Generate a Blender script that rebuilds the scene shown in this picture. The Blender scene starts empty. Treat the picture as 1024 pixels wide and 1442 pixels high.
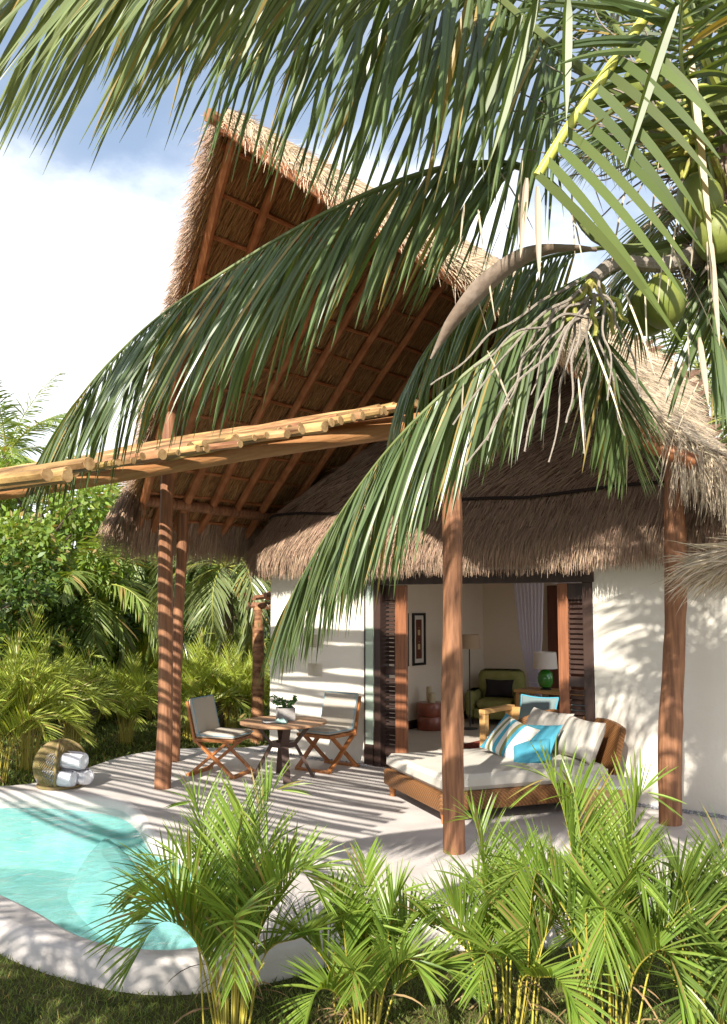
import bpy, math
import numpy as np
from mathutils import Vector
from mathutils.geometry import tessellate_polygon
rng = np.random.default_rng(7)
scene = bpy.context.scene
COL = scene.collection
V3 = lambda *a: np.array(a, float)
UP = V3(0, 0, 1)

# ------------------------------------------------------------------ camera model and the villa's own axes
F = 1300.0; CZ = 2.34; TH = math.atan((845 - 721) / F); CT, ST = math.cos(TH), math.sin(TH)
def ray(px, py):
    X = (px - 512) / F; Y = (721 - py) / F
    return V3(X, CT - Y * ST, ST + Y * CT)
def G(px, py, z=0.0):
    r = ray(px, py); k = (z - CZ) / r[2]; return V3(r[0] * k, r[1] * k, z)
def P(px, py, d):
    r = ray(px, py); k = d / r[1]; return V3(r[0] * k, d, CZ + r[2] * k)
HA = G(502, 1075); HU = G(1000, 1146) - HA; HU /= np.linalg.norm(HU); HN = V3(-HU[1], HU[0], 0)
HANG = math.atan2(HU[1], HU[0])
def H(x, y, z): return HA + HU * x + HN * y + V3(0, 0, z)
def toH(p): d = np.asarray(p) - HA; return V3(d @ HU, d @ HN, p[2])
def onY(px, py, Y):
    r = ray(px, py); o = V3(0, 0, CZ); k = (Y - (o - HA) @ HN) / (r @ HN); return toH(o + r * k)

# ------------------------------------------------------------------ mesh building
def nrm(a): a = np.asarray(a, float); return a / np.maximum(np.linalg.norm(a, axis=-1, keepdims=True), 1e-9)
class MB:
    def __init__(s): s.v = []; s.f = {}; s.n = 0
    def add(s, verts, faces, mi=0):
        verts = np.asarray(verts, float).reshape(-1, 3)
        if isinstance(faces, np.ndarray): groups = {faces.shape[1]: faces}
        else:
            groups = {}
            for f in faces: groups.setdefault(len(f), []).append(f)
        for k, f in groups.items():
            s.f.setdefault((k, mi), []).append(np.asarray(f, np.int64).reshape(-1, k) + s.n)
        s.v.append(verts); s.n += len(verts)
    def xform(s, fn): s.v = [fn(v) for v in s.v]; return s
    def grid(s, pts, mi=0, cu=False, cv=False):      # pts (n,m,3)
        n, m = pts.shape[:2]; i = np.arange(n if cu else n - 1); j = np.arange(m if cv else m - 1)
        I, J = np.meshgrid(i, j, indexing='ij'); I2 = (I + 1) % n; J2 = (J + 1) % m
        f = np.stack([I * m + J, I2 * m + J, I2 * m + J2, I * m + J2], -1).reshape(-1, 4)
        s.add(pts.reshape(-1, 3), f, mi)
    def box(s, a, b, mi=0, bev=0.0):
        a = V3(*a); b = V3(*b)
        if bev <= 0:
            x, y, z = zip(a, b)
            v = [(x[i], y[j], z[k]) for i in (0, 1) for j in (0, 1) for k in (0, 1)]
            s.add(v, [(0, 1, 3, 2), (4, 6, 7, 5), (0, 4, 5, 1), (2, 3, 7, 6), (0, 2, 6, 4), (1, 5, 7, 3)], mi); return
        bev = min(bev, *(abs(b - a) * .49)); rings = []
        for (o, z) in ((bev, a[2]), (bev * .3, a[2] + bev * .3), (0, a[2] + bev), (0, b[2] - bev), (bev * .3, b[2] - bev * .3), (bev, b[2])):
            x0, x1, y0, y1 = a[0] + o, b[0] - o, a[1] + o, b[1] - o; c = bev
            rings.append([(x0 + c, y0, z), (x1 - c, y0, z), (x1 - c * .3, y0 + c * .3, z), (x1, y0 + c, z), (x1, y1 - c, z), (x1 - c * .3, y1 - c * .3, z), (x1 - c, y1, z), (x0 + c, y1, z), (x0 + c * .3, y1 - c * .3, z), (x0, y1 - c, z), (x0, y0 + c, z), (x0 + c * .3, y0 + c * .3, z)])
        p = np.array(rings); n0 = s.n; s.grid(p, mi, cv=True)
        s.f.setdefault((12, mi), []).append(np.array([[n0 + i for i in range(11, -1, -1)], [n0 + 60 + i for i in range(12)]]))
    def bar(s, p0, p1, w, h, mi=0, up=UP):             # rectangular bar between two points
        p0 = np.asarray(p0, float); p1 = np.asarray(p1, float); d = nrm(p1 - p0)
        if abs(d @ up) > .98: up = V3(1, 0, 0)
        a = nrm(np.cross(d, up)); b = np.cross(a, d)
        q = [p + a * sx * w / 2 + b * sy * h / 2 for p in (p0, p1) for sx, sy in ((-1, -1), (1, -1), (1, 1), (-1, 1))]
        s.add(q, [(3, 2, 1, 0), (4, 5, 6, 7), (0, 1, 5, 4), (1, 2, 6, 5), (2, 3, 7, 6), (3, 0, 4, 7)], mi)
    def tube(s, path, r, n=8, mi=0, caps=True, wob=0.0):
        path = np.asarray(path, float); m = len(path); r = np.broadcast_to(np.asarray(r, float), (m,))
        t = nrm(np.gradient(path, axis=0)); a = nrm(np.cross(t[0], UP if abs(t[0] @ UP) < .95 else V3(1, 0, 0))); R = []
        for k in range(m):
            a = nrm(a - t[k] * (a @ t[k])); b = np.cross(t[k], a); th = np.arange(n) * 2 * math.pi / n
            rr = r[k] * (1 + wob * rng.normal(size=n)) if wob else r[k]
            R.append(path[k] + (np.cos(th) * rr)[:, None] * a + (np.sin(th) * rr)[:, None] * b)
        n0 = s.n; s.grid(np.array(R), mi, cv=True)
        if caps: s.f.setdefault((n, mi), []).append(np.array([[n0 + i for i in range(n - 1, -1, -1)], [n0 + (m - 1) * n + i for i in range(n)]]))
    def lathe(s, prof, c=(0, 0, 0), n=24, mi=0):       # prof [(r,z)]
        th = np.arange(n) * 2 * math.pi / n; c = V3(*c)
        s.grid(np.array([[c + V3(r * math.cos(a), r * math.sin(a), z) for a in th] for r, z in prof]), mi, cv=True)
    def ball(s, c, r, n=12, m=8, mi=0):
        r = np.broadcast_to(np.asarray(r, float), (3,)); c = V3(*c)
        ph = np.linspace(0, math.pi, m + 1); th = np.arange(n) * 2 * math.pi / n
        s.grid(np.array([[c + r * V3(math.sin(p) * math.cos(t), math.sin(p) * math.sin(t), math.cos(p)) for t in th] for p in ph]), mi, cv=True)
    def prism(s, poly, z0, z1, mi=0):
        k = len(poly); v = [(x, y, z0) for x, y in poly] + [(x, y, z1) for x, y in poly]
        f = [tuple(range(k - 1, -1, -1)), tuple(range(k, 2 * k))] + [(i, (i + 1) % k, (i + 1) % k + k, i + k) for i in range(k)]
        s.add(v, f, mi)
    def fill(s, loops, z, mi=0, flip=False):
        tri = tessellate_polygon([[Vector((x, y, 0)) for x, y in lp] for lp in loops])
        v = [(x, y, z) for lp in loops for x, y in lp]; a = np.array(v); out = []
        for t in tri:
            p = a[list(t)]; c = np.cross(p[1] - p[0], p[2] - p[0])[2]
            out.append(t if (c > 0) != flip else (t[2], t[1], t[0]))
        s.add(v, out, mi)
    def leaves(s, base, d, w, L, W, droop, nseg=5, fold=.18, prof=None, mi=0, three=True):
        N = len(base); d = nrm(d); p = base.copy(); rows = []
        L = np.broadcast_to(L, (N,)); W = np.broadcast_to(W, (N,)); droop = np.broadcast_to(droop, (N,))
        if prof is None: prof = np.interp(np.linspace(0, 1, nseg + 1), [0, .12, .45, .8, 1], [.4, .9, 1, .6, .04])
        for k in range(nseg + 1):
            ww = nrm(w - d * np.sum(w * d, 1, keepdims=True)); hw = (W * prof[k] / 2)[:, None]
            if three:
                nn = np.cross(d, ww); rows.append(np.stack([p - ww * hw, p - nn * hw * fold * 2, p + ww * hw], 1))
            else: rows.append(np.stack([p - ww * hw, p + ww * hw], 1))
            p = p + d * (L / nseg)[:, None]
            d = nrm(d - UP * (droop / nseg)[:, None])
        A = np.stack(rows, 1); c = A.shape[2]; K = nseg + 1       # N,K,c,3
        b = (np.arange(N) * K * c)[:, None, None]; k = np.arange(nseg)[None, :, None]; j = np.arange(c - 1)[None, None, :]
        i0 = b + k * c + j
        s.add(A.reshape(-1, 3), np.stack([i0, i0 + 1, i0 + c + 1, i0 + c], -1).reshape(-1, 4), mi)
    def build(s, name, mat, parent=None, smooth=True, loc=None, link=True):
        me = bpy.data.meshes.new(name); v = np.concatenate(s.v) if s.v else np.zeros((0, 3))
        if loc is not None: v = v - np.asarray(loc, float)
        li, tot, mi = [], [], []
        for (k, m), fl in s.f.items():
            f = np.concatenate(fl); li.append(f.ravel()); tot.append(np.full(len(f), k)); mi.append(np.full(len(f), m))
        li = np.concatenate(li); tot = np.concatenate(tot); mi = np.concatenate(mi)
        use, li = np.unique(li, return_inverse=True); v = v[use]
        me.vertices.add(len(v)); me.vertices.foreach_set('co', v.astype(np.float32).ravel())
        me.loops.add(len(li)); me.loops.foreach_set('vertex_index', li.astype(np.int32))
        me.polygons.add(len(tot)); st = np.concatenate([[0], np.cumsum(tot)[:-1]])
        me.polygons.foreach_set('loop_start', st.astype(np.int32)); me.polygons.foreach_set('loop_total', tot.astype(np.int32))
        me.polygons.foreach_set('material_index', mi.astype(np.int32))
        me.polygons.foreach_set('use_smooth', np.full(len(tot), bool(smooth)))
        for m in (mat if isinstance(mat, (list, tuple)) else [mat]): me.materials.append(m)
        me.update(calc_edges=True); me.validate()
        if smooth:
            try: me.set_sharp_from_angle(angle=math.radians(40))
            except Exception: pass
        o = bpy.data.objects.new(name, me); COL.objects.link(o)
        if parent is not None: o.parent = parent
        if loc is not None and parent is None: o.location = loc
        return o
def tag(o, label=None, cat=None, group=None, kind=None):
    if label: o['label'] = label
    if cat: o['category'] = cat
    if group: o['group'] = group
    if kind: o['kind'] = kind
    return o
def thing(name, label, cat, loc=(0, 0, 0), rz=0.0, group=None):
    o = bpy.data.objects.new(name, None); COL.objects.link(o); o.empty_display_size = .1
    o.location = loc; o.rotation_euler = (0, 0, rz); return tag(o, label, cat, group)
def copy_tree(o, parent=None):
    c = o.copy(); COL.objects.link(c); c.parent = parent
    for ch in list(o.children): copy_tree(ch, c)
    return c
def crv(pts, n, closed=False):                        # Catmull-Rom, evenly resampled
    p = np.asarray(pts, float); m = len(p)
    if closed: q = np.concatenate([p[-1:], p, p[:2]])
    else: q = np.concatenate([2 * p[:1] - p[1:2], p, 2 * p[-1:] - p[-2:-1]])
    out = []
    for i in range(m if closed else m - 1):
        a, b, c, d = q[i:i + 4]; t = np.linspace(0, 1, 12, endpoint=False)[:, None]
        out.append(.5 * (2 * b + (c - a) * t + (2 * a - 5 * b + 4 * c - d) * t * t + (3 * b - a - 3 * c + d) * t ** 3))
    out.append(p[:1] if closed else p[-1:]); o = np.concatenate(out)
    s = np.concatenate([[0], np.cumsum(np.linalg.norm(np.diff(o, axis=0), axis=1))]); x = np.linspace(0, s[-1], n + 1 if closed else n)
    r = np.stack([np.interp(x, s, o[:, k]) for k in range(o.shape[1])], 1); return r[:-1] if closed else r
def inpoly(x, y, poly):
    poly = np.asarray(poly); r = np.zeros(len(x), bool); j = len(poly) - 1
    for i in range(len(poly)):
        xi, yi = poly[i]; xj, yj = poly[j]
        r ^= ((yi > y) != (yj > y)) & (x < (xj - xi) * (y - yi) / (yj - yi + 1e-12) + xi); j = i
    return r

# ------------------------------------------------------------------ materials
MAT = {}
def mat(name, col, rough=.7, spec=.3, metal=0.0, var=None, vscale=3.0, vstretch=(1, 1, 1), bump=0.0, bscale=40.0, bstretch=(1, 1, 1), trans=0.0, tcol=None, island=0.0, coat=0.0):
    m = bpy.data.materials.new(name); m.use_nodes = True; nt = m.node_tree; N = nt.nodes; L = nt.links
    b = N['Principled BSDF']; out = N['Material Output']
    b.inputs['Roughness'].default_value = rough; b.inputs['Specular IOR Level'].default_value = spec; b.inputs['Metallic'].default_value = metal
    b.inputs['Coat Weight'].default_value = coat
    tc = N.new('ShaderNodeTexCoord'); src = None
    def noise(scale, stretch, detail=6.0):
        mp = N.new('ShaderNodeMapping'); mp.inputs['Scale'].default_value = stretch; L.new(tc.outputs['Object'], mp.inputs[0])
        n = N.new('ShaderNodeTexNoise'); n.inputs['Scale'].default_value = scale; n.inputs['Detail'].default_value = detail; L.new(mp.outputs[0], n.inputs['Vector']); return n
    c4 = lambda c: (*c, 1)
    rgb = N.new('ShaderNodeRGB'); rgb.outputs[0].default_value = c4(col); src = rgb.outputs[0]
    if var is not None:
        n = noise(vscale, vstretch); r = N.new('ShaderNodeMapRange'); r.inputs[1].default_value = .35; r.inputs[2].default_value = .65; L.new(n.outputs['Fac'], r.inputs[0])
        mx = N.new('ShaderNodeMix'); mx.data_type = 'RGBA'; L.new(r.outputs[0], mx.inputs[0]); L.new(src, mx.inputs[6]); mx.inputs[7].default_value = c4(var); src = mx.outputs[2]
    if island:
        g = N.new('ShaderNodeNewGeometry'); hs = N.new('ShaderNodeHueSaturation'); r = N.new('ShaderNodeMapRange')
        r.inputs[3].default_value = 1 - island; r.inputs[4].default_value = 1 + island; L.new(g.outputs['Random Per Island'], r.inputs[0]); L.new(r.outputs[0], hs.inputs['Value'])
        r2 = N.new('ShaderNodeMapRange'); r2.inputs[3].default_value = .5 - island * .05; r2.inputs[4].default_value = .5 + island * .04
        ml = N.new('ShaderNodeMath'); ml.operation = 'FRACT'; mm = N.new('ShaderNodeMath'); mm.operation = 'MULTIPLY'; mm.inputs[1].default_value = 17.3
        L.new(g.outputs['Random Per Island'], mm.inputs[0]); L.new(mm.outputs[0], ml.inputs[0]); L.new(ml.outputs[0], r2.inputs[0]); L.new(r2.outputs[0], hs.inputs['Hue'])
        L.new(src, hs.inputs['Color']); src = hs.outputs[0]
    if island and trans:
        q1 = N.new('ShaderNodeMath'); q1.operation = 'MULTIPLY'; q1.inputs[1].default_value = 31.7; q2 = N.new('ShaderNodeMath'); q2.operation = 'FRACT'; q3 = N.new('ShaderNodeMath'); q3.operation = 'GREATER_THAN'; q3.inputs[1].default_value = .955
        L.new(g.outputs['Random Per Island'], q1.inputs[0]); L.new(q1.outputs[0], q2.inputs[0]); L.new(q2.outputs[0], q3.inputs[0])
        mb = N.new('ShaderNodeMix'); mb.data_type = 'RGBA'; L.new(q3.outputs[0], mb.inputs[0]); L.new(src, mb.inputs[6]); mb.inputs[7].default_value = (.34, .25, .09, 1); src = mb.outputs[2]
    L.new(src, b.inputs['Base Color'])
    if bump:
        n = noise(bscale, bstretch); bp = N.new('ShaderNodeBump'); bp.inputs['Strength'].default_value = bump; bp.inputs['Distance'].default_value = .02
        L.new(n.outputs['Fac'], bp.inputs['Height']); L.new(bp.outputs[0], b.inputs['Normal'])
    if trans:
        t = N.new('ShaderNodeBsdfTranslucent'); hs = N.new('ShaderNodeMix'); hs.data_type = 'RGBA'; hs.blend_type = 'MULTIPLY'; hs.inputs[0].default_value = 1
        L.new(src, hs.inputs[6]); hs.inputs[7].default_value = c4(tcol or (1, 1, 1)); L.new(hs.outputs[2], t.inputs[0])
        mx = N.new('ShaderNodeMixShader'); mx.inputs[0].default_value = trans; L.new(b.outputs[0], mx.inputs[1]); L.new(t.outputs[0], mx.inputs[2]); L.new(mx.outputs[0], out.inputs[0])
    MAT[name] = m; return m
mat('plaster', (.82, .775, .685), .85, .2, var=(.74, .695, .60), vscale=.9, bump=.4, bscale=11)
mat('inner_wall', (.74, .64, .51), .9, .1, var=(.70, .60, .48), vscale=1.0)
mat('terrace', (.60, .555, .52), .62, .3, var=(.47, .43, .40), vscale=1.7, bump=.2, bscale=38)
mat('floor', (.55, .48, .40), .5, .3, var=(.48, .42, .35), vscale=2)
mat('basin', (.23, .46, .43), .8, .2, var=(.16, .39, .38), vscale=2.6)
mat('pool_step', (.30, .52, .47), .8, .2, var=(.20, .44, .42), vscale=2.6)
mat('lawn', (.05, .055, .02), .95, .1, var=(.10, .085, .035), vscale=1.6)
mat('grass', (.13, .17, .035), .6, .3, island=.45, trans=.3, tcol=(1.3, 1.4, .6))
mat('straw', (.37, .255, .175), .75, .25, island=.42)
mat('straw_pale', (.56, .45, .31), .7, .25, island=.35)
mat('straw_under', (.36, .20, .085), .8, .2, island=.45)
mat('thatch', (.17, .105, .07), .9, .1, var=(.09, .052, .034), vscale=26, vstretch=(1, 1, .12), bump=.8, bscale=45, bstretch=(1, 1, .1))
mat('thatch_pale', (.50, .40, .28), .9, .1, var=(.32, .24, .16), vscale=24, vstretch=(.3, 1, .3), bump=.8, bscale=45, bstretch=(.3, 1, .3))
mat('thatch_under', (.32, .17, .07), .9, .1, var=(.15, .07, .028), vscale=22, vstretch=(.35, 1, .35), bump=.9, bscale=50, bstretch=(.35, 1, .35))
mat('post_wood', (.33, .155, .075), .6, .3, var=(.17, .075, .04), vscale=9, vstretch=(3, 3, .25), bump=.5, bscale=16, bstretch=(3, 3, .3))
mat('rafter_wood', (.38, .15, .06), .6, .3, var=(.26, .09, .03), vscale=6, bump=.2)
mat('beam_wood', (.40, .20, .08), .6, .3, var=(.32, .14, .05), vscale=7, vstretch=(.3, 3, 3), bump=.5, bscale=14, bstretch=(.3, 3, 3))
mat('pole_wood', (.47, .28, .115), .6, .25, island=.45, var=(.15, .075, .03), vscale=5, vstretch=(.5, 3, 3), bump=.3, bscale=30)
mat('cut_wood', (.50, .33, .16), .85, .1, var=(.28, .16, .07), vscale=26)
mat('dark_wood', (.032, .019, .016), .45, .4, var=(.055, .03, .022), vscale=8, vstretch=(1, 1, .1))
mat('door_wood', (.30, .12, .055), .5, .35, var=(.2, .075, .035), vscale=8, vstretch=(4, 4, .3))
mat('teak', (.42, .17, .055), .45, .4, var=(.30, .11, .035), vscale=10, vstretch=(2, 2, .5))
mat('table_top', (.50, .30, .17), .5, .35, var=(.36, .19, .10), vscale=5, vstretch=(.6, 9, 1))
mat('table_leg', (.075, .045, .035), .5, .35)
mat('cushion', (.44, .395, .33), .95, .1, bump=.2, bscale=150)
mat('piping', (.22, .38, .45), .9, .1)
mat('canvas', (.56, .52, .45), .95, .1, var=(.51, .47, .41), vscale=4, bump=.15, bscale=120)
mat('turquoise', (.075, .31, .41), .9, .15, bump=.15, bscale=160)
mat('teal_grey', (.17, .22, .22), .9, .15)
mat('towel', (.86, .86, .90), 1, .05, bump=.6, bscale=130)
mat('basket', (.27, .19, .10), .8, .2, var=(.18, .15, .05), vscale=20)
mat('concrete', (.36, .34, .32), .9, .1, var=(.28, .26, .25), vscale=10, bump=.3, bscale=50)
mat('succulent', (.06, .13, .03), .5, .4, island=.3)
mat('paper', (.75, .74, .7), .8, .1); mat('book_cover', (.10, .08, .08), .5, .3); mat('pale_green', (.38, .55, .50), .6, .3)
mat('velvet', (.30, .29, .11), .95, .1, var=(.24, .24, .08), vscale=8); mat('dark_cloth', (.035, .03, .03), .95, .1)
mat('lamp_shade', (.82, .76, .68), .9, .1, trans=.2); mat('shade_tan', (.42, .30, .2), .9, .1)
mat('green_glass', (.03, .20, .02), .08, .6, coat=.6); mat('metal_dark', (.03, .03, .032), .4, .5)
mat('red_wood', (.26, .065, .03), .35, .5, var=(.16, .04, .02), vscale=6, coat=.3); mat('wax', (.62, .52, .33), .5, .3, trans=.2)
mat('wardrobe', (.16, .055, .028), .45, .4, var=(.10, .035, .02), vscale=6, vstretch=(3, 3, .3))
mat('curtain', (.80, .76, .84), .9, .1, trans=.35); mat('rug', (.22, .06, .04), .95, .05, var=(.12, .03, .02), vscale=14)
mat('frame_black', (.02, .016, .014), .4, .4); mat('mat_board', (.62, .56, .48), .9, .1); mat('art_brown', (.13, .05, .03), .8, .1); mat('art_gold', (.5, .36, .18), .8, .1)
mat('light_wood', (.55, .33, .13), .45, .4, var=(.45, .25, .09), vscale=5, vstretch=(1, 1, 5))
mat('marble', (.78, .76, .74), .3, .5, var=(.68, .67, .66), vscale=5); mat('cone_wood', (.62, .42, .2), .5, .4, var=(.5, .32, .14), vscale=5, vstretch=(1, 1, 6))
mat('pebble', (.30, .30, .32), .8, .2, island=.55)
mat('coco_leaf', (.100, .142, .056), .34, .5, island=.4, trans=.20, tcol=(2.6, 2.4, .7))
mat('coco_leaf_pale', (.17, .21, .085), .30, .55, island=.35, trans=.25, tcol=(1.8, 1.7, .6))
mat('coco_leaf_mid', (.10, .14, .025), .38, .35, island=.2, trans=.28, tcol=(1.9, 1.7, .6))
mat('coco_back', (.17, .23, .055), .45, .4, island=.35, trans=.3, tcol=(2.1, 1.9, .6))
mat('areca_leaf', (.20, .295, .05), .36, .45, island=.35, trans=.40, tcol=(1.6, 1.45, .45))
mat('areca_mid', (.33, .40, .07), .38, .45, island=.35, trans=.38, tcol=(1.6, 1.45, .45))
mat('areca_dark', (.105, .16, .03), .42, .4, island=.35, trans=.3, tcol=(1.9, 1.7, .6))
mat('areca_cane', (.42, .36, .06), .5, .4, island=.35)
mat('rachis', (.28, .30, .06), .45, .4); mat('rachis_bright', (.50, .50, .09), .45, .4)
mat('dry_brown', (.24, .16, .08), .85, .15, island=.35)
mat('coco_rachis', (.13, .16, .05), .45, .4)
mat('dry_leaf', (.52, .44, .32), .8, .15, island=.3); mat('dry_stalk', (.27, .23, .19), .85, .15, bump=.6, bscale=60)
mat('green_stalk', (.34, .38, .06), .6, .3, bump=.4, bscale=60, var=(.26, .22, .06), vscale=15); mat('spathe', (.20, .145, .105), .75, .2, var=(.30, .24, .19), vscale=9, vstretch=(1, 1, 1), bump=.3, bscale=30)
mat('coconut', (.15, .19, .03), .5, .35, var=(.20, .22, .05), vscale=7, bump=.15, bscale=20); mat('palm_trunk', (.17, .13, .095), .95, .1, var=(.10, .075, .055), vscale=7, vstretch=(1, 1, 4), bump=.8, bscale=12, bstretch=(1, 1, 4))
mat('bark', (.12, .09, .065), .95, .1, var=(.07, .05, .035), vscale=10, bump=.6)
mat('tree_leaf', (.17, .25, .045), .45, .4, island=.45, trans=.32, tcol=(2.2, 2.0, .6))
mat('tree_leaf_dark', (.09, .15, .03), .45, .4, island=.45, trans=.25, tcol=(2.0, 1.8, .6))
mat('black_plastic', (.015, .015, .016), .4, .5); mat('rope_dark', (.03, .022, .02), .9, .1); mat('white_paint', (.8, .8, .78), .5, .3)
def weave(name, col, dark, sx, sz):
    m = mat(name, col, .55, .35, island=0); nt = m.node_tree; N = nt.nodes; L = nt.links; b = N['Principled BSDF']
    tc = N.new('ShaderNodeTexCoord'); a = N.new('ShaderNodeTexWave'); c = N.new('ShaderNodeTexWave')
    a.wave_type = 'BANDS'; a.bands_direction = 'DIAGONAL'; a.inputs['Scale'].default_value = sx; c.wave_type = 'BANDS'; c.bands_direction = 'Z'; c.inputs['Scale'].default_value = sz
    a.inputs['Distortion'].default_value = .6; c.inputs['Distortion'].default_value = .6
    for w in (a, c): L.new(tc.outputs['Object'], w.inputs['Vector'])
    mu = N.new('ShaderNodeMath'); mu.operation = 'MULTIPLY'; L.new(a.outputs['Fac'], mu.inputs[0]); L.new(c.outputs['Fac'], mu.inputs[1])
    mx = N.new('ShaderNodeMix'); mx.data_type = 'RGBA'; L.new(mu.outputs[0], mx.inputs[0]); mx.inputs[6].default_value = (*dark, 1); mx.inputs[7].default_value = (*col, 1); L.new(mx.outputs[2], b.inputs['Base Color'])
    bp = N.new('ShaderNodeBump'); bp.inputs['Strength'].default_value = .6; bp.inputs['Distance'].default_value = .01; L.new(mu.outputs[0], bp.inputs['Height']); L.new(bp.outputs[0], b.inputs['Normal'])
weave('wicker', (.40, .19, .065), (.13, .055, .02), 14, 22)
def stripes(name):
    m = mat(name, (.6, .57, .5), .95, .1); nt = m.node_tree; N = nt.nodes; L = nt.links; b = N['Principled BSDF']
    tc = N.new('ShaderNodeTexCoord'); sp = N.new('ShaderNodeSeparateXYZ'); L.new(tc.outputs['Object'], sp.inputs[0])
    r = N.new('ShaderNodeMapRange'); r.inputs[1].default_value = -.3; r.inputs[2].default_value = .3; L.new(sp.outputs[0], r.inputs[0])
    cr = N.new('ShaderNodeValToRGB'); cr.color_ramp.interpolation = 'CONSTANT'; L.new(r.outputs[0], cr.inputs[0])
    seq = [(0, (.08, .33, .44)), (.17, (.66, .62, .54)), (.24, (.22, .22, .09)), (.30, (.66, .62, .54)), (.37, (.08, .33, .44)), (.46, (.66, .62, .54)), (.56, (.22, .22, .09)), (.63, (.08, .33, .44)), (.70, (.66, .62, .54)), (.93, (.60, .55, .47))]
    el = cr.color_ramp.elements; el[0].position = 0; el[0].color = (*seq[0][1], 1); el[1].position = seq[1][0]; el[1].color = (*seq[1][1], 1)
    for p, c in seq[2:]: e = el.new(p); e.color = (*c, 1)
    L.new(cr.outputs[0], b.inputs['Base Color'])
stripes('striped')
def water_mat():
    m = bpy.data.materials.new('water'); m.use_nodes = True; nt = m.node_tree; N = nt.nodes; L = nt.links; N.remove(N['Principled BSDF']); out = N['Material Output']
    t = N.new('ShaderNodeBsdfTransparent'); t.inputs[0].default_value = (.93, .99, .99, 1); g = N.new('ShaderNodeBsdfGlossy'); g.inputs['Roughness'].default_value = .03
    fw = N.new('ShaderNodeLayerWeight'); fw.inputs[0].default_value = .5; pw_ = N.new('ShaderNodeMath'); pw_.operation = 'POWER'; pw_.inputs[1].default_value = 5; L.new(fw.outputs['Facing'], pw_.inputs[0]); fr = N.new('ShaderNodeMath'); fr.operation = 'MULTIPLY_ADD'; fr.inputs[1].default_value = .9; fr.inputs[2].default_value = .035; L.new(pw_.outputs[0], fr.inputs[0]); tc = N.new('ShaderNodeTexCoord')
    n = N.new('ShaderNodeTexNoise'); n.inputs['Scale'].default_value = 4.5; n.inputs['Detail'].default_value = 4; n.inputs['Distortion'].default_value = .6; L.new(tc.outputs['Object'], n.inputs['Vector'])
    bp = N.new('ShaderNodeBump'); bp.inputs['Strength'].default_value = .5; bp.inputs['Distance'].default_value = .06; L.new(n.outputs['Fac'], bp.inputs['Height'])
    L.new(bp.outputs[0], g.inputs['Normal']); L.new(bp.outputs[0], fw.inputs['Normal'])
    mx = N.new('ShaderNodeMixShader'); L.new(fr.outputs[0], mx.inputs[0]); L.new(t.outputs[0], mx.inputs[1]); L.new(g.outputs[0], mx.inputs[2]); L.new(mx.outputs[0], out.inputs[0])
    MAT['water'] = m
water_mat()
def glass_mat():
    m = bpy.data.materials.new('door_glass'); m.use_nodes = True; nt = m.node_tree; N = nt.nodes; L = nt.links; b = N['Principled BSDF']; out = N['Material Output']
    b.inputs['Base Color'].default_value = (.62, .70, .62, 1); b.inputs['Roughness'].default_value = .12
    t = N.new('ShaderNodeBsdfTransparent'); t.inputs[0].default_value = (.85, .95, .88, 1); mx = N.new('ShaderNodeMixShader'); mx.inputs[0].default_value = .45
    L.new(b.outputs[0], mx.inputs[1]); L.new(t.outputs[0], mx.inputs[2]); L.new(mx.outputs[0], out.inputs[0]); MAT['door_glass'] = m
glass_mat()
M = MAT

# ------------------------------------------------------------------ light, sky, camera
SUN_EL = math.radians(35); sl = V3(math.sin(math.radians(20)), -math.cos(math.radians(20)), 0)
sh = HU * sl[0] + HN * sl[1]; SUN = V3(sh[0] * math.cos(SUN_EL), sh[1] * math.cos(SUN_EL), math.sin(SUN_EL))
ld = bpy.data.lights.new('sun', 'SUN'); ld.energy = 5.0; ld.angle = math.radians(.55); ld.color = (1, .94, .84)
lo = bpy.data.objects.new('sun', ld); COL.objects.link(lo); lo.rotation_euler = Vector(SUN).to_track_quat('Z', 'Y').to_euler(); lo.location = (0, 0, 30)
w = bpy.data.worlds.new('World'); scene.world = w; w.use_nodes = True; nt = w.node_tree; N = nt.nodes; L = nt.links
bg = N['Background']; sky = N.new('ShaderNodeTexSky'); sky.sky_type = 'NISHITA'; sky.sun_disc = False; sky.sun_elevation = SUN_EL
sky.sun_rotation = math.atan2(SUN[0], SUN[1]); sky.air_density = 1.0; sky.dust_density = .6; sky.ozone_density = 1.5
tc = N.new('ShaderNodeTexCoord'); mp = N.new('ShaderNodeMapping'); mp.inputs['Scale'].default_value = (1, 1, 1.6); mp.inputs['Location'].default_value = (.35, .1, .05); L.new(tc.outputs['Generated'], mp.inputs[0])
ns = N.new('ShaderNodeTexNoise'); ns.inputs['Scale'].default_value = 2.3; ns.inputs['Detail'].default_value = 8; ns.inputs['Roughness'].default_value = .58; L.new(mp.outputs[0], ns.inputs['Vector'])
sp = N.new('ShaderNodeSeparateXYZ'); L.new(tc.outputs['Generated'], sp.inputs[0])
el = N.new('ShaderNodeMapRange'); el.inputs[1].default_value = .0; el.inputs[2].default_value = .62; el.inputs[3].default_value = .42; el.inputs[4].default_value = -.06; L.new(sp.outputs[2], el.inputs[0])
ad = N.new('ShaderNodeMath'); ad.operation = 'ADD'; L.new(ns.outputs['Fac'], ad.inputs[0]); L.new(el.outputs[0], ad.inputs[1])
nv_ = N.new('ShaderNodeVectorMath'); nv_.operation = 'NORMALIZE'; L.new(tc.outputs['Generated'], nv_.inputs[0]); dt_ = N.new('ShaderNodeVectorMath'); dt_.operation = 'DOT_PRODUCT'; L.new(nv_.outputs[0], dt_.inputs[0]); dt_.inputs[1].default_value = tuple(nrm(ray(190, -60)))
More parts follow.
